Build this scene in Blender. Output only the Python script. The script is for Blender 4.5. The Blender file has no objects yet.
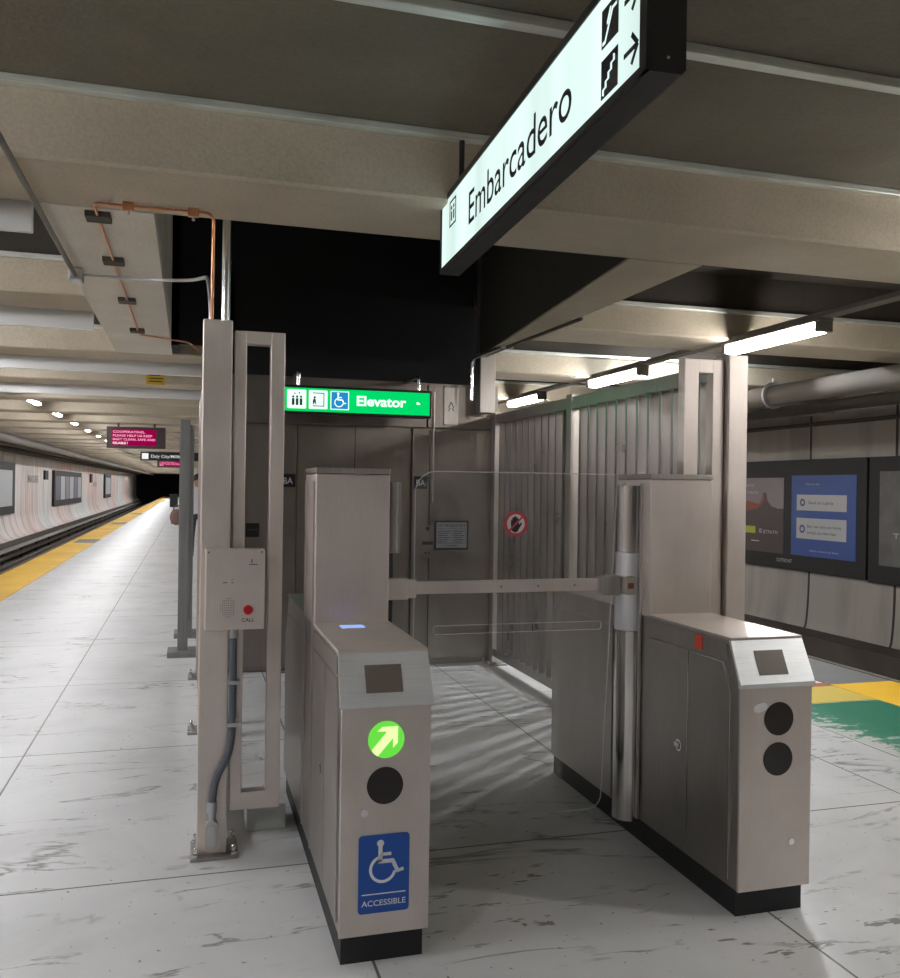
import bpy, bmesh, math, random
from mathutils import Vector, Matrix
random.seed(7)
PI = math.pi
S = bpy.context.scene
COL = S.collection
V = Vector

# ------------------------------------------------------------------ materials
def nmat(name):
    m = bpy.data.materials.new(name); m.use_nodes = True
    nt = m.node_tree
    for n in list(nt.nodes): nt.nodes.remove(n)
    out = nt.nodes.new('ShaderNodeOutputMaterial')
    return m, nt, out
def N(nt, kind, **kw):
    n = nt.nodes.new('ShaderNode' + kind)
    for k, v in kw.items():
        if k.startswith('i_'):
            key = k[2:]
            key = int(key) if key.isdigit() else key.replace('_', ' ')
            n.inputs[key].default_value = v
        else: setattr(n, k, v)
    return n
def L(nt, a, ao, b, bi): nt.links.new(a.outputs[ao], b.inputs[bi])
def c4(c): return (c[0], c[1], c[2], 1)
def geo(nt, scale):
    g = N(nt, 'NewGeometry'); mp = N(nt, 'Mapping'); mp.inputs['Scale'].default_value = scale
    L(nt, g, 'Position', mp, 'Vector'); return mp
def ramp(nt, stops):
    r = N(nt, 'ValToRGB'); e = r.color_ramp.elements
    e[0].position, e[0].color = stops[0][0], c4(stops[0][1])
    e[1].position, e[1].color = stops[-1][0], c4(stops[-1][1])
    for p, c in stops[1:-1]:
        x = e.new(p); x.color = c4(c)
    return r
def plain(name, col, rough=.5, metal=0, spec=.5):
    m, nt, out = nmat(name)
    b = N(nt, 'BsdfPrincipled'); b.inputs['Base Color'].default_value = c4(col)
    b.inputs['Roughness'].default_value = rough; b.inputs['Metallic'].default_value = metal
    n = N(nt, 'TexNoise', i_Scale=14.0, i_Detail=4.0); mp = geo(nt, (1, 1, 1)); L(nt, mp, 0, n, 'Vector')
    r = N(nt, 'MapRange'); r.inputs[3].default_value = max(0, rough - .07); r.inputs[4].default_value = min(1, rough + .07)
    L(nt, n, 0, r, 0); L(nt, r, 0, b, 'Roughness'); L(nt, b, 0, out, 0)
    return m
def steel(name, col=(.60, .565, .54), rough=.36, grain=(90, 90, 1.2), metal=1.0, smudge=.10, streak=1.0):
    m, nt, out = nmat(name)
    b = N(nt, 'BsdfPrincipled'); b.inputs['Metallic'].default_value = metal
    mp = geo(nt, grain); n = N(nt, 'TexNoise', i_Scale=3.0, i_Detail=5.0); L(nt, mp, 0, n, 'Vector')
    mp2 = geo(nt, (1.6, 1.6, 1.1)); n2 = N(nt, 'TexNoise', i_Scale=2.2, i_Detail=6.0); L(nt, mp2, 0, n2, 'Vector')
    r = N(nt, 'MapRange'); r.inputs[3].default_value = rough - smudge; r.inputs[4].default_value = rough + smudge + .04
    L(nt, n2, 0, r, 0); L(nt, r, 0, b, 'Roughness')
    cr = ramp(nt, [(.3, tuple(x * (1 - .14 * streak) for x in col)), (.7, tuple(min(1, x * (1 + .08 * streak)) for x in col))]); L(nt, n, 0, cr, 0)
    mx = N(nt, 'MixRGB', blend_type='MULTIPLY'); mx.inputs[0].default_value = .5
    cr2 = ramp(nt, [(.32, (.72, .70, .68)), (.6, (1, 1, 1))]); L(nt, n2, 0, cr2, 0)
    L(nt, cr, 0, mx, 1); L(nt, cr2, 0, mx, 2); L(nt, mx, 0, b, 'Base Color')
    bp = N(nt, 'Bump'); bp.inputs['Strength'].default_value = .05; bp.inputs['Distance'].default_value = .002
    L(nt, n, 0, bp, 'Height'); L(nt, bp, 0, b, 'Normal'); L(nt, b, 0, out, 0)
    return m
def concrete(name, c1, c2, bump=.25, rough=.85, scale=1.0):
    m, nt, out = nmat(name)
    b = N(nt, 'BsdfPrincipled'); b.inputs['Roughness'].default_value = rough
    mp = geo(nt, (scale, scale, scale))
    n1 = N(nt, 'TexNoise', i_Scale=1.3, i_Detail=8.0, i_Roughness=.6); L(nt, mp, 0, n1, 'Vector')
    n2 = N(nt, 'TexNoise', i_Scale=70.0, i_Detail=3.0); L(nt, mp, 0, n2, 'Vector')
    cr = ramp(nt, [(.32, c1), (.68, c2)]); L(nt, n1, 0, cr, 0)
    cr2 = ramp(nt, [(.3, (.8, .8, .8)), (.6, (1, 1, 1))]); L(nt, n2, 0, cr2, 0)
    mx = N(nt, 'MixRGB', blend_type='MULTIPLY'); mx.inputs[0].default_value = .6
    L(nt, cr, 0, mx, 1); L(nt, cr2, 0, mx, 2); L(nt, mx, 0, b, 'Base Color')
    bp = N(nt, 'Bump'); bp.inputs['Strength'].default_value = bump; bp.inputs['Distance'].default_value = .01
    L(nt, n2, 0, bp, 'Height'); L(nt, bp, 0, b, 'Normal'); L(nt, b, 0, out, 0)
    return m
def emit(name, col, strength, noise=0):
    m, nt, out = nmat(name)
    if strength < 5: strength *= .68
    e = N(nt, 'Emission'); e.inputs[0].default_value = c4(col); e.inputs[1].default_value = strength
    if noise:
        mp = geo(nt, (0, 5, 0)); n = N(nt, 'TexNoise', i_Scale=1.0, i_Detail=1.0); L(nt, mp, 0, n, 'Vector')
        r = N(nt, 'MapRange'); r.inputs[1].default_value = .3; r.inputs[2].default_value = .7
        r.inputs[3].default_value = strength * (1 - noise); r.inputs[4].default_value = strength * (1 + noise)
        L(nt, n, 0, r, 0); L(nt, r, 0, e, 1)
    L(nt, e, 0, out, 0); return m

def floor_mat():
    m, nt, out = nmat('polished stone platform paving')
    b = N(nt, 'BsdfPrincipled')
    g = N(nt, 'NewGeometry'); sp = N(nt, 'SeparateXYZ'); L(nt, g, 'Position', sp, 0)
    def grout(axis, off, pitch, w):
        a = N(nt, 'Math', operation='SUBTRACT'); L(nt, sp, axis, a, 0); a.inputs[1].default_value = off
        d = N(nt, 'Math', operation='DIVIDE'); L(nt, a, 0, d, 0); d.inputs[1].default_value = pitch
        f = N(nt, 'Math', operation='PINGPONG'); L(nt, d, 0, f, 0); f.inputs[1].default_value = .5
        k = N(nt, 'Math', operation='LESS_THAN'); L(nt, f, 0, k, 0); k.inputs[1].default_value = w / pitch
        return k
    gx = grout('X', -.88, 1.475, .005); gy = grout('Y', 3.66, 1.83, .005)
    gm = N(nt, 'Math', operation='MAXIMUM'); L(nt, gx, 0, gm, 0); L(nt, gy, 0, gm, 1)
    mp = geo(nt, (1, 1, 1))
    n1 = N(nt, 'TexNoise', i_Scale=1.1, i_Detail=9.0, i_Roughness=.62, i_Distortion=.6); L(nt, mp, 0, n1, 'Vector')
    base = ramp(nt, [(.3, (.50, .505, .51)), (.5, (.60, .605, .61)), (.7, (.68, .685, .69))]); L(nt, n1, 0, base, 0)
    # veins and cracks: thin iso-lines of warped noise, broken up by a second noise
    mpv = N(nt, 'Mapping'); mpv.inputs['Rotation'].default_value = (0, 0, .5); mpv.inputs['Scale'].default_value = (.55, 2.3, 1); L(nt, g, 'Position', mpv, 'Vector')
    nv = N(nt, 'TexNoise', i_Scale=1.0, i_Detail=6.0, i_Roughness=.55, i_Distortion=.7); L(nt, mpv, 0, nv, 'Vector')
    s = N(nt, 'Math', operation='SUBTRACT'); L(nt, nv, 0, s, 0); s.inputs[1].default_value = .5
    ab = N(nt, 'Math', operation='ABSOLUTE'); L(nt, s, 0, ab, 0)
    mr = N(nt, 'MapRange'); mr.inputs[1].default_value = 0; mr.inputs[2].default_value = .013; mr.inputs[3].default_value = 1; mr.inputs[4].default_value = 0
    L(nt, ab, 0, mr, 0)
    nb = N(nt, 'TexNoise', i_Scale=2.6, i_Detail=4.0); L(nt, mp, 0, nb, 'Vector')
    mb = N(nt, 'MapRange'); mb.inputs[1].default_value = .44; mb.inputs[2].default_value = .56; L(nt, nb, 0, mb, 0)
    vm = N(nt, 'Math', operation='MULTIPLY'); L(nt, mr, 0, vm, 0); L(nt, mb, 0, vm, 1)
    # worn adhesive smears: short dashes in one oblique direction
    mps = N(nt, 'Mapping'); mps.inputs['Rotation'].default_value = (0, 0, -.62); mps.inputs['Scale'].default_value = (4.2, 17, 1); L(nt, g, 'Position', mps, 'Vector')
    ns = N(nt, 'TexNoise', i_Scale=1.0, i_Detail=3.0, i_Roughness=.7); L(nt, mps, 0, ns, 'Vector')
    ms = N(nt, 'MapRange'); ms.inputs[1].default_value = .61; ms.inputs[2].default_value = .63; L(nt, ns, 0, ms, 0)
    ng = N(nt, 'TexNoise', i_Scale=.9, i_Detail=3.0); mpg = geo(nt, (1, 1, 1)); mpg.inputs['Location'].default_value = (3.1, .4, 0); L(nt, mpg, 0, ng, 'Vector')
    mg = N(nt, 'MapRange'); mg.inputs[1].default_value = .45; mg.inputs[2].default_value = .55; L(nt, ng, 0, mg, 0)
    dx_ = N(nt, 'MapRange'); dx_.inputs[1].default_value = .2; dx_.inputs[2].default_value = 1.2; dx_.inputs[3].default_value = .12; L(nt, sp, 'X', dx_, 0)
    s0 = N(nt, 'Math', operation='MULTIPLY'); L(nt, ms, 0, s0, 0); L(nt, mg, 0, s0, 1)
    sm = N(nt, 'Math', operation='MULTIPLY'); L(nt, s0, 0, sm, 0); L(nt, dx_, 0, sm, 1)
    nd = N(nt, 'TexNoise', i_Scale=34.0, i_Detail=2.0); L(nt, mp, 0, nd, 'Vector')
    md = N(nt, 'MapRange'); md.inputs[1].default_value = .70; md.inputs[2].default_value = .74; L(nt, nd, 0, md, 0)
    mxa = N(nt, 'Math', operation='MAXIMUM'); L(nt, vm, 0, mxa, 0); L(nt, sm, 0, mxa, 1)
    mxb = N(nt, 'Math', operation='MAXIMUM'); L(nt, mxa, 0, mxb, 0); L(nt, md, 0, mxb, 1)
    sc = N(nt, 'Math', operation='MULTIPLY'); L(nt, mxb, 0, sc, 0); sc.inputs[1].default_value = .85
    m1 = N(nt, 'MixRGB'); L(nt, sc, 0, m1, 0); L(nt, base, 0, m1, 1); m1.inputs[2].default_value = (.13, .13, .115, 1)
    m2 = N(nt, 'MixRGB'); L(nt, gm, 0, m2, 0); L(nt, m1, 0, m2, 1); m2.inputs[2].default_value = (.10, .10, .095, 1)
    L(nt, m2, 0, b, 'Base Color')
    rr = N(nt, 'MapRange'); rr.inputs[3].default_value = .30; rr.inputs[4].default_value = .50; L(nt, n1, 0, rr, 0); L(nt, rr, 0, b, 'Roughness')
    bp = N(nt, 'Bump'); bp.inputs['Strength'].default_value = .1; bp.inputs['Distance'].default_value = .003; bp.invert = True
    L(nt, gm, 0, bp, 'Height'); L(nt, bp, 0, b, 'Normal')
    L(nt, b, 0, out, 0); return m

def wall_mat(name, cols, off, pitch, rust):
    """vertical cladding panels along Y with dirty seams and drip streaks"""
    m, nt, out = nmat(name)
    b = N(nt, 'BsdfPrincipled'); b.inputs['Roughness'].default_value = .62
    g = N(nt, 'NewGeometry'); sp = N(nt, 'SeparateXYZ'); L(nt, g, 'Position', sp, 0)
    a = N(nt, 'Math', operation='SUBTRACT'); L(nt, sp, 'Y', a, 0); a.inputs[1].default_value = off
    d = N(nt, 'Math', operation='DIVIDE'); L(nt, a, 0, d, 0); d.inputs[1].default_value = pitch
    f = N(nt, 'Math', operation='PINGPONG'); L(nt, d, 0, f, 0); f.inputs[1].default_value = .5
    k = N(nt, 'Math', operation='LESS_THAN'); L(nt, f, 0, k, 0); k.inputs[1].default_value = .022 / pitch
    mp = geo(nt, (1, .9, .14)); n = N(nt, 'TexNoise', i_Scale=1.6, i_Detail=7.0, i_Roughness=.6); L(nt, mp, 0, n, 'Vector')
    mpb = geo(nt, (.0, .05, .05)); nb = N(nt, 'TexNoise', i_Scale=2.0, i_Detail=2.0); L(nt, mpb, 0, nb, 'Vector')
    cr = ramp(nt, [(.35, cols[0]), (.65, cols[1])]); L(nt, nb, 0, cr, 0)
    st = ramp(nt, [(.30, (.55, .52, .5)), (.52, (1, 1, 1))]); L(nt, n, 0, st, 0)
    mx = N(nt, 'MixRGB', blend_type='MULTIPLY'); mx.inputs[0].default_value = .75; L(nt, cr, 0, mx, 1); L(nt, st, 0, mx, 2)
    mps = geo(nt, (1, 9, .25)); nsn = N(nt, 'TexNoise', i_Scale=1.5, i_Detail=3.0); L(nt, mps, 0, nsn, 'Vector')
    sr = N(nt, 'MapRange'); sr.inputs[1].default_value = .67; sr.inputs[2].default_value = .72; sr.inputs[4].default_value = rust; L(nt, nsn, 0, sr, 0)
    m1 = N(nt, 'MixRGB'); L(nt, sr, 0, m1, 0); L(nt, mx, 0, m1, 1); m1.inputs[2].default_value = (.12, .09, .08, 1)
    m2 = N(nt, 'MixRGB'); L(nt, k, 0, m2, 0); L(nt, m1, 0, m2, 1); m2.inputs[2].default_value = (.035, .03, .03, 1)
    L(nt, m2, 0, b, 'Base Color'); L(nt, b, 0, out, 0); return m

def tactile_mat(name, c1, c2, grain):
    m, nt, out = nmat(name)
    b = N(nt, 'BsdfPrincipled'); b.inputs['Roughness'].default_value = .6
    mp = geo(nt, (1, 1, 1)); n = N(nt, 'TexNoise', i_Scale=.8, i_Detail=6.0); L(nt, mp, 0, n, 'Vector')
    cr = ramp(nt, [(.3, c1), (.7, c2)]); L(nt, n, 0, cr, 0); L(nt, cr, 0, b, 'Base Color')
    v = N(nt, 'TexVoronoi', i_Scale=grain, i_Randomness=0.0); L(nt, mp, 0, v, 'Vector')
    bp = N(nt, 'Bump'); bp.inputs['Strength'].default_value = .8; bp.inputs['Distance'].default_value = .006; bp.invert = True
    L(nt, v, 0, bp, 'Height'); L(nt, bp, 0, b, 'Normal'); L(nt, b, 0, out, 0); return m

def green_mat():
    m, nt, out = nmat('worn green floor paint')
    b = N(nt, 'BsdfPrincipled'); b.inputs['Roughness'].default_value = .5
    mp = geo(nt, (1, 2.4, 1)); n = N(nt, 'TexNoise', i_Scale=5.0, i_Detail=8.0, i_Roughness=.7); L(nt, mp, 0, n, 'Vector')
    g = N(nt, 'NewGeometry'); sp = N(nt, 'SeparateXYZ'); L(nt, g, 'Position', sp, 0)
    r1 = N(nt, 'MapRange'); r1.inputs[1].default_value = 3.9; r1.inputs[2].default_value = 4.5; r1.inputs[3].default_value = -.22; r1.inputs[4].default_value = .25
    L(nt, sp, 'X', r1, 0)
    ad = N(nt, 'Math', operation='ADD'); L(nt, n, 0, ad, 0); L(nt, r1, 0, ad, 1)
    cr = ramp(nt, [(.47, (.52, .52, .50)), (.50, (.03, .20, .12)), (.72, (.015, .16, .09))]); L(nt, ad, 0, cr, 0)
    L(nt, cr, 0, b, 'Base Color'); L(nt, b, 0, out, 0); return m

def glass_mat(name, tint=(.985, .99, .985), refl=1.0):
    m, nt, out = nmat(name)
    t = N(nt, 'BsdfTransparent'); t.inputs[0].default_value = c4(tint)
    gl = N(nt, 'BsdfGlossy'); gl.inputs['Roughness'].default_value = .03; gl.inputs[0].default_value = (.9 * refl, .9 * refl, .9 * refl, 1)
    fr = N(nt, 'Fresnel', i_IOR=1.5); mx = N(nt, 'MixShader')
    mp = geo(nt, (1, 1, 1)); n = N(nt, 'TexNoise', i_Scale=3.0, i_Detail=7.0); L(nt, mp, 0, n, 'Vector')
    df = N(nt, 'BsdfDiffuse'); df.inputs[0].default_value = (.7, .7, .7, 1)
    r = N(nt, 'MapRange'); r.inputs[1].default_value = .5; r.inputs[2].default_value = .8; r.inputs[3].default_value = .012; r.inputs[4].default_value = .06; L(nt, n, 0, r, 0)
    L(nt, fr, 0, mx, 0); L(nt, t, 0, mx, 1); L(nt, gl, 0, mx, 2)
    m2 = N(nt, 'MixShader'); L(nt, r, 0, m2, 0); L(nt, mx, 0, m2, 1); L(nt, df, 0, m2, 2)
    L(nt, m2, 0, out, 0); return m

STEEL = steel('brushed stainless steel')
STEEL_F = steel('brushed stainless front sheet', (.77, .70, .66), .46, (160, 160, 4.0), .9, .05, .3)
STEEL_D = steel('dull dark stainless sheet', (.42, .40, .38), .40, (70, 70, 1.5), 1, .12, .6)
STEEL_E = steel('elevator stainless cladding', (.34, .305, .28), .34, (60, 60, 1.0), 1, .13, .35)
POLISH = steel('polished stainless tube', (.74, .73, .72), .16, (60, 60, .8), 1, .06)
SATIN = steel('satin steel ring', (.72, .73, .76), .34, (60, 60, 2), .7, .05, .4)
BRIGHT = steel('bright satin sloped cover', (.84, .87, .89), .44, (2, 80, 80), .7, .08, .5)
GREYMETAL = steel('dull grey painted steel', (.26, .26, .26), .5, (50, 50, 1), .6, .08)
SLAT = steel('folded stainless slat', (.48, .455, .44), .30, (80, 80, .8), 1, .12, .5)
RAILMET = steel('galvanised ceiling rail', (.80, .84, .80), .40, (2, 60, 60), .55, .06)
COPPER = steel('dull copper pipe', (.72, .36, .20), .34, (20, 20, 20), 1, .08)
CHROME = plain('chrome', (.8, .8, .8), .12, 1)
CONC = concrete('beam concrete warm', (.42, .365, .28), (.54, .475, .375))
CONC_L = concrete('board-marked pale concrete', (.66, .61, .53), (.80, .75, .67), .5)
SLABD = concrete('shade-darkened slab concrete', (.045, .038, .03), (.075, .062, .05), .3)  # dimness of the bays between beams is put into this colour
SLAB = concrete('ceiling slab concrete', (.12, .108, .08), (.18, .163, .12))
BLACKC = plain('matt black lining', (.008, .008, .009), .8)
TRIMG = plain('pale grey painted ceiling board', (.74, .75, .76), .42, .3)
FLOOR = floor_mat()
TRACK = concrete('sooty track bed', (.09, .075, .065), (.17, .145, .125), .6)
LEDGE = concrete('grimy ledge concrete', (.085, .07, .06), (.13, .11, .095), .5)
RAILS = steel('worn running rail', (.30, .26, .23), .35, (1, 1, 50), .9, .08)
RUBBER = plain('black toe kick', (.012, .012, .013), .55)
BLACK = plain('black satin paint', (.014, .014, .014), .38)
BLACKM = plain('matt dark frame paint', (.013, .013, .014), .6)
DARKDISC = plain('dark brown plastic', (.02, .016, .014), .35)
SCREEN = plain('switched off reader screen', (.16, .13, .11), .35)
BLUE = plain('blue sign plastic', (.010, .085, .40), .4)
WHITE = plain('white print', (.78, .80, .84), .5)
INK = plain('black print', (.015, .015, .015), .6)
RED = plain('red print', (.55, .02, .03), .5)
REDBTN = plain('red push button', (.45, .01, .012), .3)
PINKRING = plain('pale plastic ring', (.75, .55, .52), .4)
STICKER = plain('torn pale sticker', (.88, .87, .88), .7)
REDST = plain('red sticker', (.55, .06, .03), .6)
CONDUIT = plain('slate grey plastic conduit', (.10, .115, .14), .45)
GALV = plain('galvanised fitting', (.5, .51, .53), .35, .8)
FITTING = plain('pale metal conduit body', (.48, .46, .42), .45, .5)
PIPEG = plain('grey painted pipe', (.17, .155, .135), .85)
PIPED = plain('dusty dark pipe', (.085, .073, .06), .85)
YELLOW = tactile_mat('yellow tactile edge tiles', (.62, .34, .015), (.80, .50, .03), 18)
YFLAT = plain('flat ochre paint', (.50, .38, .07), .6)
RFLAT = plain('worn red brown paint', (.30, .09, .05), .6)
GTAC = tactile_mat('dark grey tactile tiles', (.11, .11, .115), (.17, .17, .17), 18)
GREEN = green_mat()
WALLL = wall_mat('pale stained trackside cladding', ((.80, .82, .80), (.86, .66, .60)), 0.3, 2.2, .8)
WALLR = wall_mat('grey stained trackside cladding', ((.40, .385, .35), (.46, .42, .38)), 1.1, 1.65, .25)
GLASS = glass_mat('clear scuffed acrylic')
POSTERGLASS = glass_mat('poster glazing', (.95, .95, .95), .6)
TUBE = emit('lit fluorescent lens', (1, .96, .91), 34)
TUBEL = emit('lit slim fluorescent lens', (.98, .98, 1), 130)
FLOODN = emit('lit near floodlight lens', (1, .96, .92), 950)
FLOOD = emit('lit floodlight lens', (.93, .96, 1), 3200)
SIGNFACE = emit('backlit sign face', (.80, 1, .95), 1.0, .12)
SIGNGREEN = emit('backlit green panel', (.0, .62, .13), 1.15)
SIGNWHITE = emit('backlit white legend', (.75, 1, .88), 1.25)
SIGNBLUE = emit('backlit blue panel', (.02, .26, .62), 1.0)
ARROWG = emit('lit green arrow disc', (.16, .78, .07), .95)
ARROWY = emit('lit yellow arrow', (.80, 1, .42), 1.1)
BLUELED = emit('lit blue indicator', (.28, .42, 1), 1.2)
LEDBG = emit('led board glow', (.50, .0, .10), .62)
LEDTX = emit('led letters', (1, .42, .62), 1.2)
LEDW = emit('led white letters', (1, .85, .9), 1.4)
YLAMP = emit('small amber lamp', (1, .72, .25), 1.0)

# ------------------------------------------------------------------ geometry helpers
class MB:
    def __init__(s): s.v = []; s.f = []; s.sm = []
    def add(s, vs, fs, smooth=False):
        o = len(s.v); s.v += [V(x) for x in vs]
        for f in fs: s.f.append([i + o for i in f]); s.sm.append(smooth)
        return s
    def box(s, a, b):
        x0, y0, z0 = a; x1, y1, z1 = b
        vs = [(x0,y0,z0),(x1,y0,z0),(x1,y1,z0),(x0,y1,z0),(x0,y0,z1),(x1,y0,z1),(x1,y1,z1),(x0,y1,z1)]
        return s.add(vs, [(0,3,2,1),(4,5,6,7),(0,1,5,4),(1,2,6,5),(2,3,7,6),(3,0,4,7)])
    def bbox(s, a, b, r=.003):
        """box with chamfered edges"""
        bm = bmesh.new(); bmesh.ops.create_cube(bm, size=1)
        for v in bm.verts:
            v.co = V([(a[i] + b[i]) / 2 + v.co[i] * (b[i] - a[i]) for i in range(3)])
        r = min([r] + [abs(b[i] - a[i]) * .45 for i in range(3)])
        bmesh.ops.bevel(bm, geom=bm.edges[:], offset=r, segments=2, affect='EDGES', profile=.5)
        bm.verts.index_update()
        s.add([v.co.copy() for v in bm.verts], [[v.index for v in f.verts] for f in bm.faces]); bm.free(); return s
    def prism(s, pts, o, r, u, d, smooth=False):
        """2D polygon (r,u axes at o) extruded by vector d"""
        o, r, u, d = V(o), V(r), V(u), V(d); n = len(pts)
        a = [o + r * p[0] + u * p[1] for p in pts]
        if r.cross(u).dot(d) > 0: a.reverse()
        vs = a + [p + d for p in a]
        fs = [list(range(n)), list(range(2 * n - 1, n - 1, -1))]
        s.add(vs, fs)
        s.add(vs, [(i, i + n, (i + 1) % n + n, (i + 1) % n) for i in range(n)], smooth); return s
    def disc(s, c, n, rad, t, seg=40):
        n = V(n).normalized(); r = n.orthogonal().normalized(); u = n.cross(r)
        pts = [(rad * math.cos(2 * PI * k / seg), rad * math.sin(2 * PI * k / seg)) for k in range(seg)]
        return s.prism(pts, c, r, u, n * t, True)
    def ring(s, c, n, ro, ri, t, seg=40, a0=0, a1=2 * PI):
        n = V(n).normalized(); r = V((1, 0, 0)) if abs(n.y) > .5 else V((0, 1, 0)) ; u = V((0, 0, 1)); c = V(c); vs = []; fs = []
        full = abs(a1 - a0 - 2 * PI) < 1e-6; m = seg if full else seg + 1
        for k in range(m):
            a = a0 + (a1 - a0) * k / seg; e = r * math.cos(a) + u * math.sin(a)
            vs += [c + e * ri, c + e * ro, c + e * ro + n * t, c + e * ri + n * t]
        for k in range(seg):
            i, j = 4 * k, 4 * ((k + 1) % m)
            for q in range(4): fs.append((i + q, i + (q + 1) % 4, j + (q + 1) % 4, j + q))
        if not full: fs += [(0, 1, 2, 3), tuple(4 * (m - 1) + q for q in (3, 2, 1, 0))]
        return s.add(vs, fs)
    def tube(s, pts, rad, seg=14, fillet=0, cap=True):
        pts = [V(p) for p in pts]
        if fillet:
            q = [pts[0]]
            for i in range(1, len(pts) - 1):
                a, b, c = pts[i-1], pts[i], pts[i+1]
                d1 = (a - b); d2 = (c - b); f = min(fillet, d1.length * .49, d2.length * .49)
                p, r_ = b + d1.normalized() * f, b + d2.normalized() * f
                for k in range(7):
                    t = k / 6; q.append(p * (1-t)**2 + b * 2*t*(1-t) + r_ * t*t)
            q.append(pts[-1]); pts = q
        up = None; vs = []; fs = []
        for i, p in enumerate(pts):
            d = (pts[min(i+1, len(pts)-1)] - pts[max(i-1, 0)]).normalized()
            if up is None: up = d.orthogonal().normalized()
            up = (up - d * up.dot(d)).normalized(); w = d.cross(up)
            rr = rad[i] if isinstance(rad, (list, tuple)) else rad
            for k in range(seg):
                a = 2 * PI * k / seg; vs.append(p + (up * math.cos(a) + w * math.sin(a)) * rr)
        for i in range(len(pts) - 1):
            for k in range(seg):
                k2 = (k + 1) % seg; fs.append((i*seg+k, i*seg+k2, (i+1)*seg+k2, (i+1)*seg+k))
        s.add(vs, fs, True)
        if cap:
            n = len(pts) - 1
            s.add(vs[:seg], [list(range(seg-1, -1, -1))]); s.add(vs[n*seg:], [list(range(seg))])
        return s
    def cyl(s, c, r, z0, z1, seg=40):
        pts = [(r * math.cos(2 * PI * k / seg), r * math.sin(2 * PI * k / seg)) for k in range(seg)]
        return s.prism(pts, (c[0], c[1], z0), (1, 0, 0), (0, 1, 0), (0, 0, z1 - z0), True)
    def sph(s, c, rx, ry, rz, seg=18, rings=10):
        bm = bmesh.new(); bmesh.ops.create_uvsphere(bm, u_segments=seg, v_segments=rings, radius=1)
        bm.verts.index_update()
        s.add([V((c[0] + v.co.x * rx, c[1] + v.co.y * ry, c[2] + v.co.z * rz)) for v in bm.verts], [[v.index for v in f.verts] for f in bm.faces], True)
        bm.free(); return s
    def text(s, txt, o, r, u, h, width=None, depth=.001, bold=0.0, align='LEFT'):
        cu = bpy.data.curves.new('t', 'FONT'); cu.body = txt; cu.size = 1; cu.offset = bold; cu.resolution_u = 4
        ob = bpy.data.objects.new('t', cu); COL.objects.link(ob)
        dg = bpy.context.evaluated_depsgraph_get(); me = bpy.data.meshes.new_from_object(ob.evaluated_get(dg))
        vs = [v.co.copy() for v in me.vertices]; fs = [list(p.vertices) for p in me.polygons]
        bpy.data.objects.remove(ob); bpy.data.curves.remove(cu); bpy.data.meshes.remove(me)
        if not vs: return s
        x0 = min(v.x for v in vs); x1 = max(v.x for v in vs)
        k = h / .729                       # cap height of the built-in face
        kx = (width / (x1 - x0)) if width else k
        w = (x1 - x0) * kx; sh = {'LEFT': 0, 'CENTER': -w / 2, 'RIGHT': -w}[align]
        o, r, u = V(o), V(r), V(u); n = r.cross(u).normalized()
        s.add([o + r * ((v.x - x0) * kx + sh) + u * (v.y * k) + n * depth for v in vs], fs); return s
    def build(s, name, mat, parent=None, smooth_angle=None):
        me = bpy.data.meshes.new(name)
        off = V((0, 0, 0)); q = parent
        while q is not None: off += q.location; q = q.parent
        me.from_pydata([tuple(v - off) for v in s.v], [], s.f); me.update()
        for p, k in zip(me.polygons, s.sm): p.use_smooth = k
        me.materials.append(mat)
        o = bpy.data.objects.new(name, me); COL.objects.link(o)
        if parent: o.parent = parent
        return o
def tag(o, label=None, cat=None, group=None, kind=None):
    if label: o['label'] = label
    if cat: o['category'] = cat
    if group: o['group'] = group
    if kind: o['kind'] = kind
    return o
def thing(name, loc, label, cat, group=None):
    o = bpy.data.objects.new(name, None); COL.objects.link(o); o.location = loc; o.empty_display_size = .1
    return tag(o, label, cat, group)
def struct(name, mb, mat):
    return tag(mb.build(name, mat), kind='structure')
def copy_tree(o, loc=None, parent=None):
    c = o.copy(); COL.objects.link(c)
    if parent: c.parent = parent
    if loc is not None: c.location = loc
    for ch in list(o.children): copy_tree(ch, None, c)
    return c
def rrect(x0, z0, x1, z1, r, seg=6):
    p = []
    for cx, cz, a in ((x1-r, z0+r, -PI/2), (x1-r, z1-r, 0), (x0+r, z1-r, PI/2), (x0+r, z0+r, PI)):
        for k in range(seg + 1): p.append((cx + r * math.cos(a + PI/2*k/seg), cz + r * math.sin(a + PI/2*k/seg)))
    return p
X_, Y_, Z_ = V((1,0,0)), V((0,1,0)), V((0,0,1))
NY = -Y_

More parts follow.
